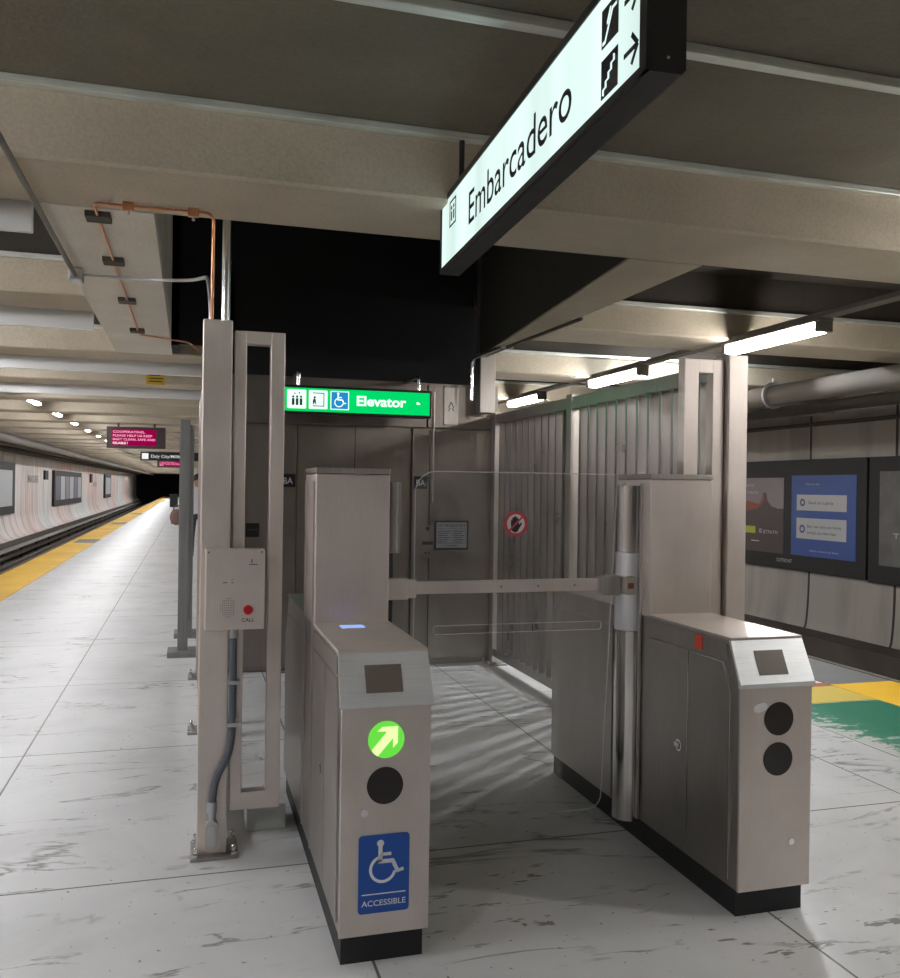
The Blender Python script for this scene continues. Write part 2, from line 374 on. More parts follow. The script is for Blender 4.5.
# ------------------------------------------------------------------ the station shell
XL, XR = -3.0, 5.6            # platform edges
Y0S, Y1S = -14.0, 112.0
struct('floor', MB().box((XL, Y0S, -1.0), (XR, Y1S, 0)), FLOOR)
struct('track_bed', MB().box((-7.2, Y0S, -1.2), (XL, Y1S, -1.0)), TRACK)
struct('track_bed', MB().box((XR, Y0S, -1.2), (10, Y1S, -1.0)), TRACK)
def side_wall(name, s, x, mat, ledge):
    prof = [(x, 3.4), (x, 3.0), (x, .55)]
    for k in range(1, 9):
        a = k / 8 * PI / 2; prof.append((x - s * (.42 if s < 0 else .07) * (1 - math.cos(a)), .55 - .97 * math.sin(a)))
    mb = MB(); vs = []; fs = []
    for y in (Y0S, Y1S):
        for p in prof: vs.append((p[0], y, p[1]))
    n = len(prof)
    for i in range(n - 1): fs.append((i, i+1, n+i+1, n+i))
    mb.add(vs, fs, True)
    mb.box((x + s*.02, Y0S, -1.0), (x + s * .3, Y1S, 3.6))
    struct(name, mb, mat)
    xa, xb = sorted((x, x - s * .5)); struct('trackside_ledge', MB().box((xa, Y0S, -1.0), (xb, Y1S, -.43)), LEDGE)
side_wall('wall_left', -1, -6.1, WALLL, 0)
side_wall('wall_right', 1, 8.7, WALLR, 0)
struct('wall_back', MB().box((-7, Y1S, -1.2), (10, Y1S + .3, 3.6)), BLACKC)

# rails and third rail covers
def rail(x, label):
    mb = MB(); prof = [(-.07,0),(.07,0),(.07,.02),(.012,.04),(.012,.12),(.036,.13),(.036,.165),(-.036,.165),(-.036,.13),(-.012,.12),(-.012,.04),(-.07,.02)]
    mb.prism(prof, (x, Y0S, -1.0), X_, Z_, Y_ * (Y1S - Y0S)); o = mb.build('running_rail', RAILS); tag(o, label, 'rail')
rail(-3.65, 'running rail of the left track nearest the platform edge'); rail(-4.95, 'running rail of the left track farther out, by the stained wall')
rail(6.35, 'running rail of the right track nearest the platform edge'); rail(7.75, 'running rail of the right track under the advertising wall')
t = thing('third_rail', (-5.4, 0, -1.0), 'dark covered power rail running along the left track ledge', 'power rail')
MB().bbox((-5.52, Y0S, -.60), (-5.26, Y1S, -.56), .01).build('cover_board', FITTING, t)
mb = MB()
for k in range(34): mb.box((-5.50, 2 + k * 3.1, -1.0), (-5.42, 2.16 + k * 3.1, -.60))
tag(mb.build('cover_bracket', PIPED, t), kind='stuff')
MB().box((-5.40, Y0S, -.84), (-5.32, Y1S, -.74)).build('power_bar', RAILS, t)

# yellow platform edges, painted patches
struct('trim_1', MB().box((XL + .02, Y0S, 0), (-2.32, Y1S, .006)), YELLOW)
struct('trim_2', MB().box((4.98, Y0S, 0), (XR - .02, 6.02, .006)), YELLOW)
struct('trim_3', MB().box((4.98, 6.02, 0), (XR - .02, 9.2, .006)), GTAC)
struct('trim_4', MB().box((4.98, 9.2, 0), (XR - .02, Y1S, .006)), YELLOW)
struct('trim_5', MB().box((4.30, 5.52, 0), (4.98, 5.98, .003)), YFLAT)
struct('trim_6', MB().box((4.30, 5.98, 0), (4.98, 6.10, .003)), RFLAT)
struct('trim_7', MB().box((4.02, 3.2, 0), (4.98, 5.50, .003)), GREEN)
struct('trim_8', MB().box((XR - .02, Y0S, -.12), (XR + .04, Y1S, .012)), LEDGE)
struct('trim_9', MB().box((XL - .04, Y0S, -.12), (XL + .02, Y1S, .012)), LEDGE)
for i, y in enumerate((24.5, 35.5, 47.0)):
    struct('trim_%d' % (10 + i), MB().box((-2.85, y, .006), (-2.32, y + 1.5, .009)), GTAC)

# ceiling beams
BZ, SZ, P0, PITCH, BW = 2.67, 2.935, 3.36, 2.38, .54
NB = 45
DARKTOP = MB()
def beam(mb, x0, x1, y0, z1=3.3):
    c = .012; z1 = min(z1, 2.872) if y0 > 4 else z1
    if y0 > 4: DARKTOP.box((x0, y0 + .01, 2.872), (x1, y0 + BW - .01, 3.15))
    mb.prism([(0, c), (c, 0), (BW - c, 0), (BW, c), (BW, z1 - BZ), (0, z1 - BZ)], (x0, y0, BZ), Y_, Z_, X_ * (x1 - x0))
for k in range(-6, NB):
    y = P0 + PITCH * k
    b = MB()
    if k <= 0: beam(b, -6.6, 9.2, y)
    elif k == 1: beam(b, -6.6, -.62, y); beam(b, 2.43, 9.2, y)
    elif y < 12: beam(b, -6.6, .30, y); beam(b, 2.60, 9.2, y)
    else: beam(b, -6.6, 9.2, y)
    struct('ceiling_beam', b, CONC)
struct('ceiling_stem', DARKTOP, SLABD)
# galvanised rail high on the near face of every beam, one mid slab
for k in range(-2, 14):
    y = P0 + PITCH * k; b = MB()
    segs = [(-6.4, 9.1)] if k <= 0 or y > 12 else ([(-6.4, -.64), (2.45, 9.1)] if k == 1 else [(-6.4, .28), (2.62, 9.1)])
    for x0, x1 in segs:
        b.bbox((x0, y - .045, 2.905 if k <= 0 else 2.86), (x1, y - .001, 2.934 if k <= 0 else 2.89), .004)
    struct('ceiling_rail', b, RAILMET)
b = MB().bbox((-6.4, 2.43, 2.90), (9.1, 2.475, 2.934), .004)
struct('ceiling_rail', b, RAILMET)
# lengthwise beams round the opening
b = MB().box((-.62, P0 + BW, BZ), (-.16, P0 + 2 * PITCH, 4.2)); struct('ceiling_beam', b, CONC_L)
b = MB().prism([(2.03, P0 + BW), (2.43, P0 + BW), (2.43, 7.25), (2.38, 7.25)], (0, 0, BZ), X_, Y_, Z_ * 1.5); struct('ceiling_beam', b, CONC)
b = MB(); b.prism([(2.020, P0 + BW), (2.027, P0 + BW), (2.377, 7.25), (2.370, 7.25)], (0, 0, BZ + .01), X_, Y_, Z_ * 1.4); struct('shaft_lining_and_shade', b, plain('dark brown beam face shade', (.035, .03, .025), .7))  # thin dark sheet stands in for the shade on the beam's left face
# slabs
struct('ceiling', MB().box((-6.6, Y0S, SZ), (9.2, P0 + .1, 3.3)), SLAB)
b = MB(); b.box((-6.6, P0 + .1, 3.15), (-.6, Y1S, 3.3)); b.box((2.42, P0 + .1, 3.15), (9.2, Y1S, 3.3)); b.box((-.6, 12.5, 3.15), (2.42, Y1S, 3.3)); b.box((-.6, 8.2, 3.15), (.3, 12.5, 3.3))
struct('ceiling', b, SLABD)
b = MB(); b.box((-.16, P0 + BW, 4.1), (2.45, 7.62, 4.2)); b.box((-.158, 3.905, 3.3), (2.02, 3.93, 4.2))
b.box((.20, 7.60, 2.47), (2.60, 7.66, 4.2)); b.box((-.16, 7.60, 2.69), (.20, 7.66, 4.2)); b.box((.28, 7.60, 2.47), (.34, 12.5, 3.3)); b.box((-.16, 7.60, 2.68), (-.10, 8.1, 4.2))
struct('shaft_lining_and_shade', b, BLACKC)
# slab joint lines
for x0, y0 in ((.33, 1.2), (.33, 2.5), (1.6, 1.2)): pass
# hanging boards behind the beams on the left side
for k in range(0, 4):
    y = P0 + PITCH * k + BW + .03
    x1 = -.625 if k < 2 else .28
    b = MB().bbox((-6.3, y, 2.56), (x1, y + .035, 2.90), .004)
    struct('ceiling_board', b, TRIMG)
for k in range(1, 22):
    y = P0 + PITCH * k + .02
# boards at right, closing upper face of the far beams
# yellow notice on the fourth beam
t = thing('beam_notice', (-.38, P0 + 3 * PITCH - .006, 2.72), 'small yellow notice stuck to a cross beam left of the steel post', 'notice')
MB().box((-.485, P0 + 3*PITCH - .006, 2.655), (-.285, P0 + 3*PITCH - .001, 2.79)).build('plate', plain('ochre notice', (.50, .33, .02), .6), t)
b = MB()
for k, (xa, xb) in enumerate(((-.46, -.33), (-.455, -.30), (-.46, -.31))): b.box((xa, P0 + 3*PITCH - .008, 2.755 - k*.034), (xb, P0 + 3*PITCH - .006, 2.766 - k*.034))
b.build('print', INK, t)

# ------------------------------------------------------------------ fluorescent runs
def light_proto(stems=False):
    t = thing('ceiling_light', (0, 0, 2.60), 'lit fluorescent fitting in the run over the platform edge', 'ceiling light')
    MB().bbox((-.06, -.54, 2.645), (.06, .54, 2.668), .004).build('housing', PIPEG, t)
    (MB().bbox((-.025, -.50, 2.612), (.025, .50, 2.645), .008) if stems else MB().bbox((-.045, -.50, 2.575), (.045, .50, 2.645), .012)).build('lens', TUBEL if stems else TUBE, t)
    for e0, e1 in ((-.54, -.50), (.50, .54)): MB().bbox((-.055, e0, 2.606 if stems else 2.58), (.055, e1, 2.645), .004).build('end_cap', PIPEG, t)
    if stems:
        for yy in (-.4, .4): MB().tube([(0, yy, 2.668), (0, yy, 3.04)], .008, 8).build('stem', PIPEG, t)
    return t

for side, x, yoff in (('left', -2.25, 4.83), ('right', 3.88, 5.32)):
    proto = light_proto(side == 'left'); first = True; lz = 2.71 if side == 'left' else 2.60
    for k in range(-5, 40):
        y = yoff + PITCH * k
        if y > 105 or (-5 < y < (1.5 if side == 'right' else -.5)): continue   # no fittings over the near end
        o = proto if first else copy_tree(proto); first = False
        o.location = (x, y, lz)
        o['label'] = 'lit fluorescent fitting in the run over the %s track edge of the platform' % side
        o['group'] = 'fluorescent fittings on the %s' % side
for x, s in ((3.88, 'right'),):
    b = MB().bbox((x - .05, Y0S, 2.668), (x + .05, Y1S, 2.70), .004)
    # the channel is cut where beams pass, it hangs just under them
    tag(b.build('cable_channel', PIPEG), 'straight grey channel carrying the %s run of fluorescent fittings' % s, 'channel')
for fx_, fy_, fz_, ft_, nm in ((4.9, 7.2, 3.00, 3.149, 'small bright floodlight on the dark ceiling beyond the right fence'), (4.35, 1.42, 2.60, 2.669, 'small bright floodlight under the beam above the front right of the gates')):
    t = thing('floodlight', (fx_, fy_, ft_), nm, 'floodlight')
    MB().bbox((fx_ - .07, fy_ - .07, fz_ + .01), (fx_ + .07, fy_ + .07, ft_), .01).build('housing', PIPEG, t)
    MB().box((fx_ + .07, fy_ - .09, fz_ - (.14 if fy_ > 4 else .0)), (fx_ + .076, fy_ + .09, fz_ + .02)).build('added_side_shade', PIPED, t)  # added plate, blocks the far floodlight from the thick pipe
    MB().box((fx_ - .04, fy_ - .04, fz_), (fx_ + .04, fy_ + .04, fz_ + .01)).build('lens', FLOOD if fy_ > 4 else FLOODN, t)

# ------------------------------------------------------------------ pipes and conduits
def pipe(name, pts, r, mat, label, cat='pipe', fillet=.08, seg=14):
    return tag(MB().tube(pts, r, seg, fillet).build(name, mat), label, cat)
pipe('service_pipe', [(5.5, Y0S, 2.50), (5.5, 7.9, 2.50), (5.9, 8.3, 2.52), (5.9, 60, 2.52)], .10, PIPED, 'thick grey pipe hanging high over the right platform edge', fillet=.2)
pipe('service_pipe', [(7.4, Y0S, 2.598), (7.4, 90, 2.598)], .07, PIPED, 'dark pipe hung over the right track')
pipe('service_pipe', [(8.45, Y0S, 2.76), (8.45, 90, 2.76)], .035, PIPED, 'upper of two thin dark pipes on the right wall', fillet=0)
pipe('service_pipe', [(8.52, Y0S, 2.52), (8.52, 90, 2.52)], .03, PIPED, 'lower of two thin dark pipes on the right wall', fillet=0)
pipe('service_pipe', [(-4.1, Y0S, 2.568), (-4.1, 108, 2.568)], .10, PIPEG, 'thick grey pipe hung over the left track', fillet=0)
pipe('service_pipe', [(-4.7, Y0S, 2.598), (-4.7, 108, 2.598)], .07, PIPED, 'dark pipe beside the thick grey one over the left track', fillet=0)
pipe('service_pipe', [(-5.55, Y0S, 2.568), (-5.55, 108, 2.568)], .10, PIPED, 'dark pipe tucked against the top of the left wall', fillet=0)
pipe('service_pipe', [(-5.95, Y0S, 2.618), (-5.95, 108, 2.618)], .05, PIPEG, 'thin grey pipe along the top of the left wall', fillet=0)
for x, zt in ((5.5, 2.60), (7.4, 2.49)):
    pass
t = thing('pipe_clip', (5.5, 7.55, 2.50), 'white ring clip round the thick pipe over the right platform edge', 'clip')
MB().ring((5.5, 7.5, 2.50), (0, 1, 0), .13, .10, .03).build('band', GALV, t)
MB().box((5.49, 7.505, 2.62), (5.51, 7.525, 2.67)).build('hanger', GALV, t)
tag(MB().sph((5.36, 7.85, 2.40), .035, .035, .035).build('amber_lamp', YLAMP), 'tiny amber lamp under the thick pipe behind the right post', 'lamp')
# conduit down left ceiling and over to the call post
pipe('steel_conduit', [(-.585, 1.5, 2.625), (-.585, 5.02, 2.625)], .0115, PIPEG, 'straight grey conduit running along the ceiling at the upper left')
tag(MB().bbox((-.62, 4.98, 2.60), (-.55, 5.08, 2.665), .01).build('conduit_box', GALV), 'small fitting where the grey conduit turns under the pale beam', 'conduit fitting')
pipe('steel_conduit', [(-.55, 5.05, 2.64), (-.17, 5.0, 2.635), (.0, 4.6, 2.56), (.066, 4.05, 2.46), (.078, 3.965, 2.30), (.078, 3.962, 2.05)], .0085, GALV, 'thin bent conduit from the pale beam down to the back of the call post', fillet=.16)
pipe('copper_pipe', [(.080, 3.85, 2.236), (.080, 3.77, 2.655), (-.38, 3.78, 2.655), (-.375, 7.0, 2.655), (-.02, 7.25, 2.655), (.06, 7.30, 2.60)], .0065, COPPER, 'thin copper pipe looping under the beams into the top of the call post', fillet=.035)
for i, (x, y, nm) in enumerate(((-.25, 3.775, 'first'), (0.0, 3.771, 'second'))):
    t = thing('pipe_clamp', (x, y, 2.655), '%s copper pipe clamp from the left on the beam soffit above the call post' % nm, 'pipe clamp')
    MB().bbox((x - .022, y - .012, 2.635), (x + .022, y + .012, 2.6695), .003).build('strap', COPPER, t)
    MB().tube([(x, y, 2.64), (x, y, 2.62)], .006, 10).build('screw', GALV, t)
for y, nm in ((3.98, 'nearest'), (4.75, 'second nearest'), (5.75, 'third'), (6.85, 'farthest')):
    tag(MB().bbox((-.43, y - .05, 2.645), (-.33, y + .05, 2.6695), .003).build('pipe_saddle', PIPED), '%s dark saddle plate holding the copper pipe to the pale beam' % nm, 'pipe saddle', 'saddle plates on the pale beam')
pipe('vent_pipe', [(.138, 3.90, 2.24), (.138, 3.915, 3.6)], .0185, POLISH, 'shiny straight steel pipe rising from the call post into the dark opening')
pipe('steel_conduit', [(2.36, 7.05, 2.66), (2.36, 6.9, 2.655), (2.42, 5.3, 2.655)], .012, PIPED, 'dark conduit under the beam above the right fence', fillet=.05)
pipe('steel_conduit', [(2.31, 7.28, 2.30), (2.31, 7.28, 2.655), (2.34, 6.6, 2.66), (2.42, 6.55, 2.66)], .016, CHROME, 'shiny conduit bending down beside the steel column by the elevator', fillet=.09)

# ------------------------------------------------------------------ platform fences
PZ = 2.22
def post(mb, x0, x1, y0, y1, z1): mb.bbox((x0, y0, .012), (x1, y1, z1), .006)
def base_plate(root, x0, x1, y0, y1, sx):
    p = MB().bbox((x0, y0, 0), (x1, y1, .014), .003).build('base_plate', STEEL_D, root)
    for x in (x0 + .022, x1 - .022):
        for y in (y0 + .022, y1 - .022):
            b = MB(); b.disc((x, y, .014), Z_, .016, .012, 6); b.tube([(x, y, .02), (x, y, .045)], .008, 10); b.sph((x, y, .045), .011, .011, .009, 10, 6)
            b.build('anchor_bolt', CHROME, p)
def slats(root, xi, xo, y0, y1, z0, z1, pitch=.135, dy=-.02, lip=.026):
    mb = MB(); y = y0 + .05; th = .004
    while y < y1 - .02:
        s = 1 if xo > xi else -1
        for a, c in (((xi, y), (xo, y + dy)), ((xi, y - lip), (xi, y))):
            a, c = V((a[0], a[1], 0)), V((c[0], c[1], 0)); d = (c - a).normalized(); n = V((-d.y, d.x, 0)) * th
            mb.prism([(0, 0), (0, 1)], a, d, n, Z_) if False else mb.add(
                [a + Z_*z0, c + Z_*z0, c + n + Z_*z0, a + n + Z_*z0, a + Z_*z1, c + Z_*z1, c + n + Z_*z1, a + n + Z_*z1],
                [(0,3,2,1),(4,5,6,7),(0,1,5,4),(1,2,6,5),(2,3,7,6),(3,0,4,7)])
        y += pitch
    mb.build('slat_panel', SLAT, root)
YP = (3.88, 5.80, 7.42)
# left fence, seen edge on, with the call post at its near end
t = thing('slatted_fence', (.105, 3.88, 0), 'stainless slatted fence on the left seen edge on, ending in the call post', 'fence')
b = MB(); b.bbox((.045, 3.82, .012), (.165, 3.94, 2.235), .005); b.build('post', STEEL_F, t)
base_plate(t, .02, .215, 3.78, 3.98, 1)
for y in YP[1:]:
    b = MB(); b.bbox((.065, y - .04, .012), (.145, y + .04, PZ), .004); b.build('post', STEEL, t); base_plate(t, .005, .195, y - .09, y + .09, 1)
for y0, y1 in ((3.94, 5.76), (5.84, 7.375)):
    slats(t, .145, .065, y0, y1, .17, 2.14)
    MB().bbox((.07, y0, 2.13), (.14, y1, 2.20), .004).build('top_rail', STEEL, t); MB().bbox((.08, y0, .11), (.13, y1, .17), .004).build('bottom_rail', STEEL, t)
fr = MB(); zb, zt = .175, 2.20
fr.bbox((.175, 3.85, zb), (.225, 3.91, zt), .004); fr.bbox((.325, 3.85, zb), (.385, 3.91, zt), .004)
fr.bbox((.221, 3.85, 2.145), (.33, 3.91, zt), .004); fr.bbox((.221, 3.85, zb), (.33, 3.91, .25), .004)
fr.build('end_frame', STEEL_F, t)
# right fence
t = thing('slatted_fence', (2.63, 3.88, 0), 'tall stainless slatted fence along the right side of the gate area', 'fence')
b = MB(); b.bbox((2.54, 3.82, .012), (2.648, 3.94, 2.225), .005); b.build('post', STEEL_F, t); base_plate(t, 2.51, 2.68, 3.79, 3.97, 1)
for y in YP[1:]:
    b = MB(); b.bbox((2.56, y - .045, .012), (2.65, y + .045, PZ), .004); b.build('post', STEEL, t); base_plate(t, 2.50, 2.69, y - .09, y + .09, 1)
for y0, y1 in ((3.94, 5.755), (5.845, 7.37)):
    slats(t, 2.56, 2.645, y0, y1, .14, 2.12)
    MB().bbox((2.57, y0, 2.115), (2.64, y1, 2.20), .004).build('top_rail', STEEL, t); MB().bbox((2.565, y0, .08), (2.645, y1, .15), .004).build('bottom_rail', STEEL_D, t)
fr = MB()
fr.bbox((2.310, 3.85, .2), (2.390, 3.91, 2.20), .004); fr.bbox((2.468, 3.85, .2), (2.532, 3.91, 2.20), .004)
fr.bbox((2.386, 3.85, 2.13), (2.472, 3.91, 2.20), .004); fr.bbox((2.386, 3.85, .2), (2.472, 3.91, .30), .004)
fr.build('end_frame', STEEL_F, t)
# grey end posts beyond the left fence
t = thing('end_barrier', (-.03, 8.4, 0), 'grey steel barrier with two flat-footed posts beyond the left fence', 'barrier')
for y, x in ((8.42, -.045), (9.45, -.005)):
    MB().bbox((x - .045, y - .05, .03), (x + .045, y + .05, 2.13 if y < 9 else 2.14), .004).build('post', GREYMETAL, t)
    MB().bbox((x - .13, y - .15, 0), (x + .13, y + .15, .05), .004).build('base_plate', GREYMETAL, t)
b = MB(); b.bbox((-.005, 8.47, 2.03), (.02, 9.42, 2.09), .004); b.bbox((-.005, 8.47, .3), (.02, 9.42, .36), .004)
for k in range(9): b.box((0, 8.54 + k * .1, .34), (.012, 8.556 + k * .1, 2.05))
b.build('infill_bars', GREYMETAL, t)

# call box on the post
t = thing('call_box', (.185, 3.80, 1.1), 'stainless intercom box with a round red button on the call post', 'intercom')
MB().bbox((.065, 3.765, .95), (.305, 3.82, 1.285), .006).build('housing', STEEL_F, t)
MB().bbox((.225, 3.82, .97), (.30, 3.86, 1.27), .004).build('back_bracket', STEEL_D, t)
MB().disc((.238, 3.765, 1.034), NY, .026, .004).build('button_ring', PINKRING, t)
MB().disc((.238, 3.761, 1.034), NY, .019, .008).build('red_button', REDBTN, t)
MB().text('CALL', (.238, 3.7645, .984), X_, Z_, .016, .05, .0006, .01, 'CENTER').build('lettering', INK, t)
b = MB()
for i in range(9):
    for j in range(9):
        if (i - 4) ** 2 + (j - 4) ** 2 < 20 and i < 8: b.disc((.128 + i * .0075, 3.7649, 1.005 + j * .0095), NY, .0018, .0006, 8)
b.build('speaker_grille', INK, t); b = MB()
for x0, x1, z in ((.135, .153, 1.145), (.170, .178, 1.145), (.170, .176, 1.158), (.24, .275, 1.219)): b.box((x0, 3.7642, z), (x1, 3.765, z + .003))
b.box((.249, 3.7642, 1.226), (.253, 3.765, 1.242))
tag(b.build('small_markings', INK, t), kind='stuff')
for x in (.078, .290): MB().disc((x, 3.765, 1.272), NY, .004, .002, 10).build('screw', CHROME, t)
tag(MB().tube([(.182, 3.795, .95), (.182, 3.795, .62), (.180, 3.795, .50), (.165, 3.795, .42), (.115, 3.795, .33), (.105, 3.795, .235)], .0155, 16, .06).build('flexible_conduit', CONDUIT), 'slate grey flexible conduit dropping from the call box to the post foot', 'conduit')
for z, nm in ((.73, 'upper'), (.555, 'lower')):
    tag(MB().bbox((.160, 3.775, z - .008), (.212, 3.819, z + .008), .003).build('conduit_clip', GALV), '%s metal clip holding the flexible conduit to the post' % nm, 'clip')
tag(MB().tube([(.182, 3.795, .915), (.182, 3.795, .949)], .02, 16).build('conduit_gland', GALV), 'bright gland where the flexible conduit enters the call box', 'conduit fitting')
t = thing('conduit_fitting', (.105, 3.79, .06), 'pale oval conduit body at the foot of the call post', 'conduit fitting')
MB().prism(rrect(-.024, .045, .024, .165, .022), (.105, 3.819, 0), X_, Z_, NY * .045).build('body', FITTING, t)
MB().prism(rrect(-.014, .06, .014, .15, .013), (.105, 3.774, 0), X_, Z_, NY * .004).build('cover', GALV, t)
b = MB(); b.tube([(.105, 3.795, .16), (.105, 3.795, .20)], .015, 14); b.tube([(.105, 3.795, .195), (.105, 3.795, .24)], .021, 8); b.build('gland', GALV, t)
tag(MB().bbox((.262, 4.06, .0), (.435, 4.24, .115), .004).build('cable_trunking', plain('pale grey trunking', (.55, .58, .56), .5)), 'low pale trunking box on the floor behind the left end frame', 'trunking')

# ------------------------------------------------------------------ fare gates
def lathe_key(root, x, y, z, n, mat=CHROME):
    MB().disc((x, y, z), n, .012, .006, 20).build('lock', mat, root)
def fare_gate(side, x0, x1, yf, label):
    t = thing('fare_gate', ((x0 + x1) / 2, yf + .8, 0), label, 'fare gate')
    lane = 1 if side == 'L' else -1                # direction of the lane
    xo = x0 if side == 'L' else x1; xi = x1 if side == 'L' else x0
    yb = yf + 1.73; yc0, yc1 = yf + .66, yf + .97   # rear end, cabinet
    w = x1 - x0
    MB().box((x0 + .012, yf + .02, 0), (x1 - .012, yb - .02, .105)).build('toe_kick', RUBBER, t)
    zt, zf = 1.0, .85
    prof = [(yf, .10), (yf, zf), (yf + .065, zt), (yb - .11, zt), (yb, zf - .03), (yb, .10)]
    MB().prism([(p[0], p[1]) for p in prof], (x0 + .004, 0, 0), Y_, Z_, X_ * (w - .008)).build('body', STEEL_D, t)
    # front sheet
    MB().bbox((x0, yf - .012, .10), (x1, yf, zf), .003).build('front_panel', STEEL_F, t)
    # sloped reader cover with lip
    s0, s1 = V((0, yf - .020, zf + .003)), V((0, yf + .058, zt + .012)); d = (s1 - s0)
    n = V((0, -d.z, d.y)).normalized()
    cov = MB().prism([(0, 0), (w + .012, 0), (w + .008, d.length), (.004, d.length)], V((x0 - .006, s0.y, s0.z)), X_, d.normalized(), -n * .012)
    cov.box((x0 - .006, yf - .020, zf - .012), (x1 + .006, yf - .004, zf + .004))
    co = cov.build('reader_cover', BRIGHT, t)
    o = V((x0 + w * .27, s0.y, s0.z)) + d.normalized() * .032 + n * .0005
    MB().prism([(0, 0), (.122, 0), (.122, .092), (0, .092)], o, X_, d.normalized(), n * .002).build('screen', SCREEN, co)
    # top sheet of the front console
    MB().bbox((x0 - .003, yf + .052, zt), (x1 + .003, yc0, zt + .012), .003).build('top_sheet', STEEL_F if side == 'L' else STEEL, t)
    # side doors on both faces
    for sx, x in ((-1, x0 + .004), (1, x1 - .004)):
        e = V((x, 0, 0)); th = X_ * (.006 * sx)
        MB().prism([(yf + .335, .125), (yf + .335, .915), (yf + .10, .915), (yf + .05, .82), (yf + .05, .125)], e, Y_, Z_, th).build('side_door', STEEL_D, t)
        dr = MB().prism([(yf + .345, .125), (yf + .345, .915), (yf + .655, .915), (yf + .655, .125)], e, Y_, Z_, th).build('side_door', STEEL_D, t)
        b = MB(); b.ring((x + .006 * sx, yf + .40, .52), X_ * sx, .024, .016, .004, 24); b.box((x + .006*sx - .006, yf + .394, .512), (x + .006*sx + .006, yf + .430, .528)); b.build('latch_handle', CHROME, dr)
        ed = MB(); xa_, xb_ = (x - .0072, x - .003) if sx < 0 else (x + .003, x + .0072)
        ed.box((xa_, yf + .338, .125), (xb_, yf + .342, .915)); ed.box((xa_, yf + .048, .125), (xb_, yf + .052, .82))
        ed.prism([(yf + .048, .82), (yf + .052, .818), (yf + .102, .911), (yf + .098, .915)], (xa_, 0, 0), Y_, Z_, X_ * .0042)
        ed.box((xa_, yf + .098, .913), (xb_, yf + .655, .917)); ed.build('door_edge', POLISH, t)
        MB().box((x - .007 if sx < 0 else x, yf + .08, .93), (x if sx < 0 else x + .007, yf + .655, .985)).build('edge_trim', STEEL_D, t)
        MB().prism([(yc1 + .03, .125), (yc1 + .03, .915), (yb - .13, .915), (yb - .03, .80), (yb - .03, .125)], e, Y_, Z_, th).build('side_door', STEEL_D, t)
    # tall cabinet
    cab = MB(); cab.bbox((x0, yc0, zt - .0), (x1 - .0, yc1, 1.598), .004); cab = cab.build('cabinet', STEEL_F, t)
    MB().bbox((x0 - .003, yc0 - .008, 1.600), (x1 + .0, yc1 + .006, 1.622), .003).build('cabinet_cap', STEEL, t)
    sb = MB()
    for yy in (yc0 + .02, yc1 - .03): sb.box((xo - .006 if side == 'L' else xo, yy, .12), (xo if side == 'L' else xo + .006, yy + .012, 1.57))
    sb.build('side_bead', STEEL, t)
    MB().bbox((x0 - .003, yc1, zt), (x1 + .003, yb - .10, zt + .012), .003).build('rear_top_sheet', STEEL_D, t)
    # drum on the lane side
    cx = xi + lane * .012; cy = yc0 + .155; R_ = .068
    b = MB(); b.cyl((cx, cy), R_, 1.275, 1.57); b.build('upper_drum', POLISH, t)
    b = MB(); b.cyl((cx, cy), R_, .085, .925); b.build('lower_drum', POLISH, t)
    if side == 'R':
        b = MB(); b.cyl((cx, cy), R_ + .001, .928, 1.272); b.build('hinge_drum', SATIN, t)
    else:
        b = MB(); b.cyl((cx, cy), R_ - .03, .925, 1.275); b.build('latch_recess', BLACK, t)
        MB().bbox((cx - .03, cy - .066, .93), (cx - .01, cy - .05, 1.27), .002).build('recess_trim', STEEL, t)
    b = MB(); b.bbox((xi - (.0 if lane > 0 else .012), cy - R_ - .018, .10), (xi + (.012 if lane > 0 else 0), cy - R_ - .006, 1.58), .002); b.bbox((xi - (.0 if lane > 0 else .012), cy + R_ + .006, .10), (xi + (.012 if lane > 0 else 0), cy + R_ + .018, 1.58), .002)
    b.build('drum_trim', STEEL, t)
    return t, cx, cy
gL, cxL, cyL = fare_gate('L', .475, .772, 2.835, 'left stainless fare gate with lit green arrow and blue accessible sign')
yf = 2.835 - .012
MB().disc((.622, yf, .731), NY, .060, .003).build('arrow_light', ARROWG, gL)
b = MB()
ar = [(-.040, -.044), (-.028, -.052), (.022, .004), (.022, -.028), (.038, -.012), (.038, .042), (-.014, .042), (-.030, .028), (.002, .026), (-.048, -.032)]
b.prism(ar, (.622, yf - .003, .731), X_, Z_, NY * .0008); b.build('arrow', ARROWY, gL)
MB().disc((.620, yf, .582), NY, .060, .003).build('reader_disc', DARKDISC, gL)
lathe_key(gL, .552, yf, .498, NY)
pl = MB().prism(rrect(.536, .172, .704, .424, .012), (0, yf, 0), X_, Z_, NY * .003).build('accessible_sign', BLUE, gL); pl['label'] = 'blue accessible sign plate'
